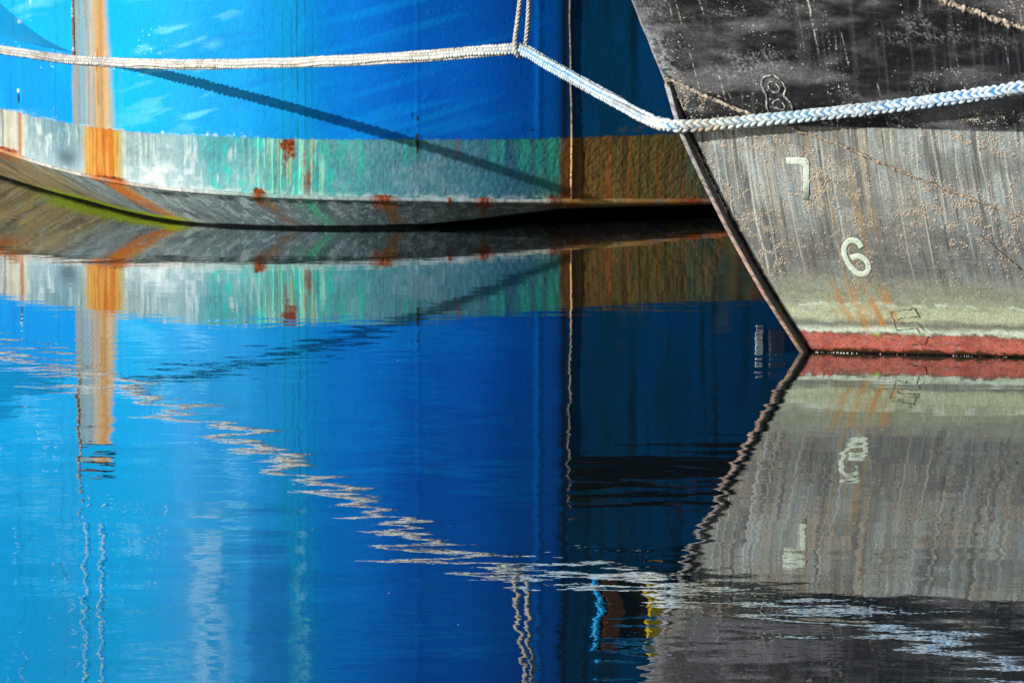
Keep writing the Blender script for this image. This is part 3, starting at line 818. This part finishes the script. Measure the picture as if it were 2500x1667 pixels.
BLACK_MARKS = []
for (a_, b_, w0, am) in (((1648, 0), (1664, 58), 1.6, .7), ((1703, -10), (1717, 34), 2.2, .9), ((1968, -20), (1979, 30), 3.0, 1), ((1977, 26), (1998, 128), 2.2, .9), ((1684, 132), (1707, 216), 1.8, .9),
                         ((1755, 187), (1771, 244), 1.8, .9), ((1742, 194), (1756, 194), 1.0, .7), ((2053, 76), (2073, 165), 1.8, .5), ((1944, 10), (1972, 165), 1.4, .35), ((2142, 205), (2167, 306), 1.8, .8),
                         ((2256, 180), (2266, 222), 1.6, .35), ((1633, 10), (1640, 38), 1.6, .6), ((2246, -5), (2244, 28), 3, .45), ((2201, 18), (2203, 34), 1.6, .7), ((2041, 86), (2041, 124), 1.3, .5),
                         ((2455, 115), (2462, 152), 1.8, .5), ((2322, 165), (2348, 203), 1.6, .5), ((2335, 138), (2341, 165), 1.5, .5), ((1655, 94), (1659, 114), 1.6, .7), ((2490, 24), (2493, 54), 1.6, .6),
                         ((1779, 230), (1784, 242), 2, .6), ((1830, 158), (1834, 172), 2, .4), ((2290, 250), (2306, 306), 1.6, .3)):
    q0, q1 = tz([a_[0], b_[0]], [a_[1], b_[1]])
    BLACK_MARKS.append(((q0[0] * 650, -q1[0] * 650), (q0[1] * 650, -q1[1] * 650), w0, am))

blk = empty('black_boat', tuple(black(np.array(0.8), np.array(0.0)) + [0.6, 0.5, 0]))
tag(blk, 'black bow with worn grey flank, draught figures and red waterline', 'boat')
tt = np.concatenate([np.linspace(0, 0.07, 36)[:-1], np.linspace(0.07, 1.62, 606), np.linspace(1.625, 3.2, 150), np.geomspace(3.25, 7.0, 20)])
zt = np.concatenate([np.linspace(-0.35, -0.01, 6), np.linspace(0, 1.42, 560), np.linspace(1.44, 3.05, 60)])
T_, Zt = np.meshgrid(tt, zt, indexing='ij')


def black_relief(t, z):
    x = t * 650; y = z * 650
    d = 0.010 * (fbm(x * 0.006, y * 0.006, 3, 140) - 0.5) * sst(0, 0.15, t)
    zt_ = 1.09
    d = d - 0.028 * sst(0.014, 0.018, t) * sst(0.033, 0.027, t + 0.010 * (fbm(y * 0.05, y * 0, 3, 145) - 0.5)) * sst(zt_, zt_ - 0.12, z)
    d = d + 0.0016 * (fbm(x * 0.10, y * 0.10, 4, 141) - 0.5)
    d = d + 0.002 * sst(0.3, 0.08, z) * (fbm(x * 0.14, y * 0.14, 3, 142) - 0.5)
    d = d + 0.009 * sst(0.9, 1.0, z) * (fbm(x * 0.016, y * 0.028, 3, 143) - 0.5)
    return d


Pb = black(T_, Zt) + black_n(T_, Zt) * black_relief(T_, Zt)[..., None]
hb = adopt(grid('hull_side', Pb, M_BLACK, colour=black_colours(T_, Zt)), blk)
hb['label'] = 'black and worn grey bow side above pale green and red bands'
# far side of the bow, closing the hull
ts = np.linspace(0, 7, 40); zs = np.linspace(-0.35, 3.05, 60)
Ts, Zs = np.meshgrid(ts, zs, indexing='ij')
ps = stem(Zs) + np.stack([np.cos(0.5) * Ts, np.sin(0.5 + 0.1 * Zs) * Ts, 0 * Ts], -1)
cfar = np.concatenate([np.broadcast_to(lin(30, 30, 32), ps.shape), np.full(ps.shape[:2] + (1,), 0.5)], -1)
adopt(grid('hull_far_side', ps, M_BLACK, colour=cfar, flip=True), blk)
dn = np.stack([black(tt, np.full_like(tt, 3.0)), np.stack([np.interp(np.linspace(0, 1, len(tt)), np.linspace(0, 1, 40), (stem(np.full(40, 3.0)) + np.stack([np.cos(0.5) * ts, np.sin(0.8) * ts, 0 * ts], -1))[:, k]) for k in range(3)], -1)], 1)
adopt(grid('deck', dn, M_DECK), blk)

# stem bar: stands proud of the plating below the knuckle
zz = np.linspace(-0.3, float(tz([1632], [205])[1][0]), 260)
sp = stem(zz)
nn = black_n(np.full_like(zz, 0.01), zz)
tdir = black(np.full_like(zz, 0.05), zz) - black(np.zeros_like(zz), zz); tdir /= np.linalg.norm(tdir, axis=1)[:, None]
prd = 0.040 * sst(zz[-1] + 0.02, zz[-1] - 0.16, zz) + 0.004
wob = 0.006 * (fbm(zz * 9, zz * 0, 4, 150) - 0.5)
prof = []
for (u0, n0) in ((-0.004, -0.03), (-0.004, 0.4), (-0.003, 0.85), (0.000, 1.0), (0.015, 1.0), (0.0175, 0.92), (0.0185, -0.03)):
    prof.append(sp + tdir * (u0 + wob)[:, None] + nn * (np.where(n0 > 0, n0 * prd, n0))[:, None])
PR = np.stack(prof, 1)
cz = keys(zz, [(0.0, 120, 106, 70), (0.08, 190, 160, 132), (0.3, 206, 174, 156), (0.5, 186, 160, 150), (0.65, 176, 172, 168), (1.0, 176, 180, 184), (1.2, 170, 176, 182)])
cz = mix(cz, (120, 66, 46), 0.6 * sst(.5, .68, fbm(zz * 14, zz * 0, 4, 151)) * sst(0.9, 0.6, zz))
CZ = np.repeat(cz[:, None], 7, 1)
CZ = mix(CZ, (96, 88, 84), 0.7 * sst(.5, .7, vn(zz[:, None] * 120, np.arange(7)[None] * 1.3, 152)))
CZ[:, 5:] = mix(CZ[:, 5:], (96, 84, 78), 0.8 * np.ones_like(CZ[:, 5:, 0]))
adopt(grid('stem_bar', PR, M_CRUST, colour=CZ, flip=True), blk)['label'] = 'raised rusty stem bar along the leading edge'


def crust_line(name, pts, r, label=None, jitter=0.4, n=None, dens=1.0, tone=((176, 160, 140), (222, 208, 190), (84, 76, 66)), lift=0.4):
    t_, z_ = tz([p[0] for p in pts], [p[1] for p in pts])
    n = n or max(12, int(sum(math.hypot(pts[i + 1][0] - pts[i][0], pts[i + 1][1] - pts[i][1]) for i in range(len(pts) - 1)) / 2.2))
    P_, L_ = catmull(np.stack([t_, z_, 0 * t_], -1), n)
    k = np.arange(n) * 1.0
    base = black(P_[:, 0], P_[:, 1]) + black_n(P_[:, 0], P_[:, 1]) * (r * lift)
    a = np.arange(8)[None]
    rr = r * (1 - jitter * 0.5 + jitter * 1.6 * (vn(k[:, None] * 0.45, a * 1.7, len(pts)) - 0.35)) * (0.8 + 0.4 * fbm(k * 0.08, k * 0, 2, 161))[:, None]
    ring_ = tube_pts(base, rr, 8)
    c_ = mix(np.broadcast_to(lin(*tone[0]), (n, 8, 3)).copy(), tone[1], sst(.5, .68, vn(k[:, None] * .6, a * 1.9, 162)))
    c_ = mix(c_, tone[2], sst(.62, .75, vn(k[:, None] * .5, a * 1.5, 163)))
    o = adopt(grid(name, ring_, M_CRUST, colour=c_, wrap=True), blk)
    if label: o['label'] = label
    return o


crust_line('weld_seam', [(1621, 190), (1640, 196), (1668, 208), (1720, 233), (1790, 262), (1848, 284), (1905, 301), (1960, 324)], 0.0085, 'barnacle-crusted weld seam running aft from the stem', 0.8)
crust_line('weld_seam', [(1960, 324), (2039, 349), (2139, 393), (2238, 434), (2346, 476), (2500, 530), (2700, 600), (2950, 690), (3200, 782)], 0.0055, None, 0.8, tone=((170, 154, 132), (206, 190, 166), (92, 84, 74)))
crust_line('weld_seam', [(2250, -22), (2310, 4), (2370, 24), (2430, 45), (2500, 68), (2640, 112), (2900, 196), (3200, 292)], 0.013, None, 0.9)
crust_line('weld_seam', [(2390, 572), (2430, 606), (2470, 640), (2520, 680)], 0.004, None, 0.8, tone=((150, 146, 130), (190, 184, 164), (90, 84, 76)))
crust_line('edge_crust', [(1626, 200), (1640, 235), (1652, 265), (1664, 290)], 0.006, None, 1.0)
crust_line('edge_crust', [(1694, 352), (1720, 408), (1750, 470), (1774, 520)], 0.0055, None, 1.0)
crust_line('edge_crust', [(1776, 525), (1800, 580), (1830, 630), (1870, 695), (1915, 765), (1965, 838)], 0.003, None, 0.9, tone=((90, 94, 80), (150, 156, 130), (50, 50, 44)))


# ---- draught figures
def figure_from_loops(name, loops_px, thick, mat, label):
    """solid raised figure: quads between two matching outlines (left and right edge of the stroke)"""
    A_, B_ = loops_px
    ta, za = tz([p[0] for p in A_], [p[1] for p in A_]); tb, zb_ = tz([p[0] for p in B_], [p[1] for p in B_])
    lay = []
    for (h, ins) in ((-0.004, 0), (thick * 0.8, 0), (thick, 0.10)):
        a_t, a_z = ta + (tb - ta) * ins, za + (zb_ - za) * ins
        b_t, b_z = tb + (ta - tb) * ins, zb_ + (za - zb_) * ins
        lay.append((black(a_t, a_z) + black_n(a_t, a_z) * h, black(b_t, b_z) + black_n(b_t, b_z) * h))
    ring_ = np.stack([lay[0][0], lay[1][0], lay[2][0], lay[2][1], lay[1][1], lay[0][1]], 1)
    n = len(ring_)
    q = quads_of(n, 6, True)
    caps = [[0, 1, 2, 3], [0, 3, 4, 5], [(n - 1) * 6 + i for i in (3, 2, 1, 0)], [(n - 1) * 6 + i for i in (5, 4, 3, 0)]]
    o = adopt(raw(name, ring_, quads=np.concatenate([q, np.array(caps)]), mat=mat, smooth=False), blk)
    o['label'] = label
    return o


def stroke(pts, w, n=40):
    P_, _ = catmull(np.array([(p[0], p[1], 0) for p in pts], float), n)
    d = np.gradient(P_[:, :2], axis=0); d /= np.linalg.norm(d, axis=1)[:, None]
    nr = np.stack([-d[:, 1], d[:, 0]], -1) * (w / 2)
    return [tuple(p) for p in P_[:, :2] + nr], [tuple(p) for p in P_[:, :2] - nr]


c5 = lambda x, y: (1900 + x / 3.92, 560 + y / 3.92)      # crop measurements of the figures
six = [c5(*p) for p in ((800, 175), (775, 130), (735, 105), (685, 105), (645, 140), (630, 195), (640, 255), (668, 315), (708, 372), (760, 415), (815, 425), (855, 400), (866, 350), (845, 300), (800, 265), (745, 255), (700, 272))]
six_l = stroke(six, 13.5, 64)
FIGS = []
f6 = figure_from_loops('draught_figure', six_l, 0.004, M_DIGIT, 'raised pale figure 6 on the grey flank')
seven_o = [(1919, 384), (1950, 383.5), (1968, 385), (1976.5, 394), (1976.5, 440), (1976, 488)]
seven_i = [(1921, 399), (1945, 401.5), (1958, 402.5), (1961, 405), (1961.5, 440), (1961, 488)]
f7 = figure_from_loops('draught_figure', (seven_o, seven_i), 0.004, M_DIGIT, 'raised pale figure 7 on the grey flank')
FIGS = [(f6, six_l), (f7, (seven_o, seven_i))]


def rim(fig, loop_pts):
    o = crust_line('weld_outline', loop_pts, 0.0019, None, 1.0, None, tone=((84, 74, 60), (176, 164, 140), (40, 36, 30)))
    o.parent = fig
    o.matrix_parent_inverse = __import__('mathutils').Matrix()
    return o


for fig_, (la_, lb_) in FIGS:
    for lp_ in (la_, lb_):
        dn_ = []
        for i_ in range(len(lp_) - 1):
            for k_ in range(3): dn_.append((lp_[i_][0] + (lp_[i_ + 1][0] - lp_[i_][0]) * k_ / 3, lp_[i_][1] + (lp_[i_ + 1][1] - lp_[i_][1]) * k_ / 3))
        rim(fig_, dn_ + [lp_[-1]])
c2 = lambda x, y: (1500 + x / 4.704, y / 4.704)
eight = empty('draught_figure', tuple(black(*tz([1890], [230]))[0])); adopt(eight, blk)
eight['label'] = 'black figure 8 outlined by chipped weld on the black topside'
five = empty('draught_figure', tuple(black(*tz([2215], [790]))[0])); adopt(five, blk)
five['label'] = 'unpainted figure 5 outlined by weld in the pale green band'


def outline(parent, pts, r, tone):
    o = crust_line('weld_outline', pts, r, None, 0.9, None, tone=tone)
    o.parent = parent
    o.matrix_parent_inverse = __import__('mathutils').Matrix.Translation(-(parent.location))
    return o


tone8 = ((124, 124, 120), (232, 230, 220), (24, 24, 24))
outline(eight, [c2(*p) for p in ((1775, 1290), (1750, 1200), (1750, 1110), (1720, 1050), (1695, 970), (1705, 905), (1760, 870), (1830, 868), (1890, 900), (1940, 960), (1968, 1030), (1950, 1090), (1990, 1140), (2030, 1200), (2050, 1255))], 0.0042, tone8)
outline(eight, [c2(*p) for p in ((1770, 950), (1820, 945), (1870, 975), (1895, 1020), (1880, 1065), (1830, 1065), (1785, 1030), (1765, 985), (1770, 950))], 0.0040, tone8)
outline(eight, [c2(*p) for p in ((1850, 1155), (1900, 1150), (1940, 1190), (1955, 1230), (1930, 1265), (1870, 1250), (1830, 1215), (1820, 1180), (1850, 1155))], 0.0036, tone8)
tone5 = ((150, 150, 124), (196, 198, 174), (62, 56, 44))
for seg in (((1070, 785), (1300, 752), (1345, 828)), ((1345, 828), (1150, 845), (1165, 885)), ((1150, 893), (1310, 880), (1360, 930), (1405, 975)), ((1075, 790), (1100, 870), (1135, 965)), ((1140, 962), (1325, 940), (1345, 985))):
    pp = [c5(*p) for p in seg]
    if len(pp) == 2: pp = [pp[0], ((pp[0][0] + pp[1][0]) / 2, (pp[0][1] + pp[1][1]) / 2), pp[1]]
    dense = []
    for i in range(len(pp) - 1):
        for k in range(6): dense.append((pp[i][0] + (pp[i + 1][0] - pp[i][0]) * k / 6, pp[i][1] + (pp[i + 1][1] - pp[i][1]) * k / 6))
    outline(five, dense + [pp[-1]], 0.0030, tone5)
crust_line('scratch', [c5(1250, 1110), c5(1330, 1100), c5(1405, 1098), c5(1420, 1060), c5(1442, 1020)], 0.002, None, .6, tone=((60, 54, 50), (110, 100, 96), (30, 26, 24)))


# ---- barnacles
def barnacles():
    n0 = 200000
    t = rng.random(n0) * 1.62; z = rng.random(n0) * 1.40 + 0.02
    px, py = proj(black(t, z))
    D = np.zeros(n0)
    blobs = [(1790, 600, 42, 46, 1.5), (1840, 570, 40, 40, .9), (1880, 620, 40, 34, .8), (1770, 470, 30, 60, .7), (1725, 420, 22, 50, .6), (1850, 345, 60, 16, 1.3), (1740, 350, 40, 16, .5), (1880, 372, 30, 14, .9),
             (1910, 400, 20, 26, .7), (1995, 400, 30, 30, .6), (2010, 460, 40, 50, .5), (2080, 455, 34, 40, .5), (2130, 520, 60, 40, .5), (2200, 520, 50, 40, .5), (2080, 565, 26, 22, .8),
             (2300, 490, 60, 40, .9), (2270, 460, 30, 20, .9), (2360, 545, 40, 40, .7), (2430, 530, 50, 24, 1.0), (2480, 560, 40, 40, .6), (2330, 590, 60, 40, .35), (2460, 620, 40, 40, .5), (2230, 580, 50, 30, .3),
             (2330, 335, 40, 12, 1.0), (2400, 345, 40, 14, 1.1), (2450, 370, 50, 14, 1.1), (2240, 318, 16, 8, 1.0), (2370, 290, 22, 12, .8), (2420, 285, 40, 18, .35), (2250, 280, 60, 20, .35), (1700, 250, 40, 22, .6),
             (1860, 480, 60, 60, .25), (1970, 510, 30, 60, .35), (2100, 690, 80, 10, .3), (1960, 440, 60, 60, .3), (1668, 240, 16, 40, .9), (2480, 20, 40, 20, .4), (1830, 660, 60, 30, .5),
             (2440, 470, 60, 30, .2), (1940, 381, 30, 5, 1.2), (1983, 430, 6, 50, .9), (1953, 450, 5, 40, .8), (1966, 494, 14, 6, 1.4), (2060, 600, 10, 30, 1.), (2085, 572, 30, 6, 1.2), (2125, 610, 8, 30, .8), (2100, 645, 10, 10, .8)]
    for bx, by, sx, sy, am in blobs:
        D += am * np.exp(-((px - bx) / sx)**2 - ((py - by) / sy)**2)
    D += np.where(z > Z_BLK, 0.006, 0.05)
    D = np.where(z > Z_BLK, D * 0.55, D)
    D *= sst(0.48, 0.60, fbm(px * 0.075, py * 0.075, 3, 170)) * sst(0.24, 0.30, z)
    keep = (rng.random(n0) < D * 1.5) & (px < 2560) & (t > 0.012)
    t, z = t[keep], z[keep]
    n = len(t)
    k = 6
    r = 0.0013 + 0.0029 * rng.random(n)**2.2
    h = r * (0.4 + 0.7 * rng.random(n))
    nn_ = black_n(t, z); base = black(t, z) + nn_ * (black_relief(t, z) - 0.0006)[:, None]
    up = np.array([0, 0, 1.0]); ax = np.cross(nn_, up); ax /= np.linalg.norm(ax, axis=1)[:, None]; ay = np.cross(nn_, ax)
    a = np.arange(k) * 2 * math.pi / k
    jit = 0.45 + 1.1 * rng.random((n, k))
    ringb = base[:, None] + (ax[:, None] * np.cos(a)[None, :, None] + ay[:, None] * np.sin(a)[None, :, None]) * (r[:, None] * jit)[..., None]
    ringt = base[:, None] + nn_[:, None] * h[:, None, None] + (ringb - base[:, None]) * 0.5
    pit = base + nn_ * (h * 0.6)[:, None]
    V = np.concatenate([ringb, ringt, pit[:, None]], 1)
    Q = []; Tr = []
    o_ = np.arange(n) * (2 * k + 1)
    for i in range(k):
        j = (i + 1) % k
        Q.append(np.stack([o_ + i, o_ + j, o_ + k + j, o_ + k + i], -1)); Tr.append(np.stack([o_ + k + i, o_ + k + j, o_ + 2 * k], -1))
    tone = 0.75 + 0.5 * rng.random(n)
    c_ = np.repeat((lin(196, 184, 166)[None] * tone[:, None])[:, None], 2 * k + 1, 1)
    c_[:, 2 * k] *= 0.35
    o = adopt(raw('barnacles', V, quads=np.concatenate(Q), tris=np.concatenate(Tr), mat=M_CRUST, colour=np.clip(c_, 0, .8), smooth=False), blk)
    tag(o, 'cream barnacles clustered over the grey flank', kind='stuff')


barnacles()


# ================================================================== ROPES
def pillow(nu=8, nv=6):
    u = np.linspace(0, 2 * math.pi, nu, endpoint=False); w = np.linspace(-math.pi / 2, math.pi / 2, nv + 1)[1:-1]
    V = [(-1, 0, 0)] + [(math.sin(b), math.cos(b) * math.cos(a), math.cos(b) * math.sin(a)) for b in w for a in u] + [(1, 0, 0)]
    T_ = []; m = len(w)
    for i in range(nu):
        j = (i + 1) % nu
        T_.append((0, 1 + j, 1 + i)); T_.append((1 + (m - 1) * nu + i, 1 + (m - 1) * nu + j, len(V) - 1))
        for k in range(m - 1):
            a, b, c, d = 1 + k * nu + i, 1 + k * nu + j, 1 + (k + 1) * nu + j, 1 + (k + 1) * nu + i
            T_ += [(a, b, c), (a, c, d)]
    return np.array(V), np.array(T_)


PV, PT = pillow()


def braid(path_px3, R, sections):
    """one plaited rope: core plus the strand bumps of every column, as one surface"""
    n = 900
    p, s = catmull(path_px3, n)
    T, N, B = frames(p)
    V = []; Tt = []; C = []; off = 0
    ring_ = tube_pts(p, R * 0.80, 10)
    q = quads_of(n, 10, True); tri = np.concatenate([q[:, [0, 1, 2]], q[:, [0, 2, 3]]])
    px_, _ = proj(p)
    blue_ = keys(px_, [(-400, 160, 156, 146), (100, 168, 166, 158), (1200, 150, 168, 176), (1300, 90, 146, 190), (1600, 80, 140, 186), (1750, 96, 140, 160), (2000, 70, 132, 178), (2600, 60, 130, 190)])
    V.append(ring_.reshape(-1, 3)); Tt.append(tri); C.append(np.repeat(blue_, 10, 0)); off = n * 10
    for s0f, s1f, cols, pitch, la, wb, hc, slant, phase in sections:
        i0 = int(np.argmin(np.abs(px_ - s0f))); i1 = int(np.argmin(np.abs(px_ - s1f)))
        L0, L1 = s[i0], s[i1]
        m = int((L1 - L0) / pitch)
        for c in range(cols):
            sg = 1 if c % 2 else -1
            pos = L0 + (np.arange(m) + (0.5 if c % 2 else 0.0) * 0.0 + 0.1 * c) * pitch
            pos = pos + (rng.random(m) - .5) * pitch * 0.30
            cen = np.stack([np.interp(pos, s, p[:, k]) for k in range(3)], -1)
            t_ = np.stack([np.interp(pos, s, T[:, k]) for k in range(3)], -1); n_ = np.stack([np.interp(pos, s, N[:, k]) for k in range(3)], -1); b_ = np.cross(t_, n_)
            ang = 2 * math.pi * c / cols + phase + 0.35 * np.sin(pos * 2.3) + 0.18 * np.sin(pos * 9.0 + 1) + (rng.random(m) - .5) * 0.08
            rad_ = n_ * np.cos(ang)[:, None] + b_ * np.sin(ang)[:, None]
            tan = -n_ * np.sin(ang)[:, None] + b_ * np.cos(ang)[:, None]
            e1 = t_ * math.cos(slant) + tan * (sg * math.sin(slant)); e2 = np.cross(rad_, e1)
            cen = cen + rad_ * (R * 0.80)
            sc_ = 0.84 + 0.30 * rng.random(m)
            loc = PV[None] * np.array([la, wb, hc])[None, None] * sc_[:, None, None]
            # wrap the ends of each strand down into the rope
            sag = (PV[:, 0]**2)[None] * hc * 0.55
            vv = cen[:, None] + e1[:, None] * loc[..., 0:1] + e2[:, None] * loc[..., 1:2] + rad_[:, None] * (loc[..., 2:3] - sag[..., None])
            V.append(vv.reshape(-1, 3)); Tt.append((PT[None] + (np.arange(m) * len(PV))[:, None, None] + off).reshape(-1, 3)); off += m * len(PV)
            pxc, _ = proj(cen)
            cl = keys(pxc, [(-400, 186, 184, 176), (60, 198, 197, 190), (110, 176, 173, 165), (180, 208, 207, 200), (900, 206, 205, 196), (1230, 200, 202, 194), (1290, 190, 212, 222), (1450, 196, 212, 222),
                            (1620, 216, 222, 218), (1750, 200, 204, 190), (1900, 190, 206, 206), (2200, 196, 214, 226), (2600, 196, 216, 232)])
            cl = mix(cl, (126, 176, 212), 0.36 * sst(.52, .7, fbm(pos * 6, pos * 0 + c * 2.3, 3, 180)) * sst(1180, 1300, pxc))
            cl = mix(cl, (150, 140, 122), 0.5 * sst(.58, .75, fbm(pos * 5, pos * 0 + c * 1.3, 3, 181)))
            cl = mix(cl, (150, 128, 92), 0.8 * np.exp(-((pxc - 1715) / 40)**2) * (1.0 if c in (2, 3) else 0.2))
            cl = mix(cl, (120, 112, 98), 0.3 * sst(.62, .78, fbm(pos * 14, pos * 0 + c * 3.1, 3, 182)))
            cl = cl * (0.90 + 0.2 * rng.random(m))[:, None]
            C.append(np.repeat(cl, len(PV), 0))
    V = np.concatenate(V); C = np.clip(np.concatenate(C), 0, .85)
    return V, np.concatenate(Tt), np.concatenate([C, np.full((len(C), 1), .85)], 1)


def hull_rope_points(pxs, pys, gap):
    t_, z_ = tz(pxs, pys)
    b0 = black(t_, z_); n_ = black_n(t_, z_)
    out = []
    for i in range(len(pxs)):
        Y = b0[i, 1] + n_[i, 1] * gap[i]
        out.append(at(np.array(float(pxs[i])), np.array(float(pys[i])), Y))
    return out


RR = 0.0225
rope_pts = []
for x_, y_, g_ in ((-700, 60, 0.62), (-420, 70, .34), (-250, 84, .20), (-100, 105, .10), (0, 121, .050), (100, 136, .030), (200, 148, .027), (280, 153, .032)):
    Yh_ = float(plan(np.array(float(x_)))[1])
    rope_pts.append(at(np.array(float(x_)), np.array(float(y_)), Yh_ - g_ * 1.25))
for x_, y_, w_ in ((360, 156, 568), (450, 158, 589), (600, 156, 622), (750, 152, 661), (900, 146, 699), (1060, 136, 735), (1180, 126, 756), (1240, 121, 765), (1262, 119, 768), (1290, 128, 773), (1320, 146, 780),
                   (1400, 191, 800), (1500, 246, 830), (1580, 290, 855)):
    rope_pts.append(at(np.array(float(x_)), np.array(float(y_)), float(on_water(np.array(float(x_)), np.array(float(w_)))[1])))
pxs = [1640, 1690, 1760, 1900, 2050, 2230, 2360, 2500, 2700, 2950, 3250, 3700]; pys = [307, 308, 303, 290, 274, 253, 235, 213, 180, 136, 80, -10]
rope_pts += hull_rope_points(pxs, pys, [0.074, 0.066, 0.058, 0.060, 0.070, 0.085, 0.098, 0.112, 0.13, 0.15, 0.16, 0.16])
Vr, Tr_, Cr = braid(rope_pts, RR, [(-690, 1600, 6, 0.0205, 0.0108, 0.0078, 0.0088, 0.80, 0.2), (1600, 3690, 6, 0.0300, 0.0225, 0.0082, 0.0090, 0.52, 0.75)])
rope = raw('mooring_rope', Vr, tris=Tr_, mat=M_ROPE, colour=Cr)
tag(rope, 'thick braided white and blue mooring rope stretched across both hulls', 'rope')


def laid(path, R, lay, name, mat, n=500, tone=((200, 196, 186), (140, 134, 122))):
    """three-strand laid rope"""
    p, s = catmull(path, n)
    T, N, B = frames(p)
    V = []; Q = []; C = []
    for k in range(3):
        a = 2 * math.pi * (s / lay + k / 3)
        ctr = p + (N * np.cos(a)[:, None] + B * np.sin(a)[:, None]) * (R * 0.5)
        ring_ = tube_pts(ctr, R * 0.54, 8)
        Q.append(quads_of(n, 8, True) + k * n * 8); V.append(ring_.reshape(-1, 3))
        cl = mix(np.broadcast_to(lin(*tone[0]), (n, 8, 3)).copy(), tone[1], 0.7 * sst(.5, .75, vn(s[:, None] * 90, np.arange(8)[None] * 1.4, 190 + k)))
        C.append(cl.reshape(-1, 3))
    return raw(name, np.concatenate(V), quads=np.concatenate(Q), mat=mat, colour=np.concatenate(C))


yk = float(on_water(np.array(1262.0), np.array(768.0))[1])
kc = at(np.array(1260.0), np.array(121.0), yk)
e_ = lambda x, y, dy: at(np.array(float(x)), np.array(float(y)), yk + dy)
bow_top = stem(np.array(2.95)) + np.array([0.40, 0.35, 0.05])
lp = [bow_top + np.array([-0.02, 0, 0]), e_(1296, -300, -0.25), e_(1272, -20, -0.06), e_(1262, 60, -0.045), e_(1257, 100, -0.040), e_(1257, 118, -0.038), e_(1261, 132, -0.030), e_(1269, 139, -0.004),
      e_(1276, 133, 0.026), e_(1281, 118, 0.036), e_(1284, 100, 0.03), e_(1288, 60, 0.01), e_(1293, -20, -0.02), e_(1316, -300, -0.22), bow_top + np.array([0.05, 0.03, 0])]
hang = laid(lp, 0.0098, 0.052, 'hanger_rope', M_ROPE, n=1300)
tag(hang, 'thin twisted white line looped round the thick mooring rope, hanging doubled from above', 'rope')


# bubbles strung along the black boat's waterline
def bubbles():
    n = 46
    t = 0.02 + 1.0 * rng.random(n)**0.9
    t = np.where(rng.random(n) < 0.45, 0.05 + 0.16 * rng.random(n), t)
    r = 0.0008 + 0.0018 * rng.random(n)**2
    b0 = black(t, np.zeros(n)) + black_n(t, np.zeros(n)) * (0.004 + 0.010 * rng.random(n))[:, None]
    b0[:, 2] = 0.001
    V = (b0[:, None] + PV[None] * r[:, None, None]).reshape(-1, 3)
    T_b = (PT[None] + (np.arange(n) * len(PV))[:, None, None]).reshape(-1, 3)
    tag(raw('bubbles', V, tris=T_b, mat=M_WHITE), 'tiny white bubbles along the black bow waterline', kind='stuff')


bubbles()


# bits of drift floating on the water
def flecks():
    n = 14
    px = np.concatenate([60 + 900 * rng.random(9), 900 + 1500 * rng.random(5)]); py = 620 + 980 * rng.random(n)**1.2
    b0 = on_water(px, py)
    r = 0.0010 + 0.0018 * rng.random(n)**2
    sq = np.array([1.6, 1.0, 0.35])
    V = (b0[:, None] + PV[None] * sq * r[:, None, None] + np.array([0, 0, 0.0006])).reshape(-1, 3)
    T_b = (PT[None] + (np.arange(n) * len(PV))[:, None, None]).reshape(-1, 3)
    tag(raw('floating_flecks', V, tris=T_b, mat=M_WHITE), 'tiny pale flecks drifting on the open water', kind='stuff')


flecks()
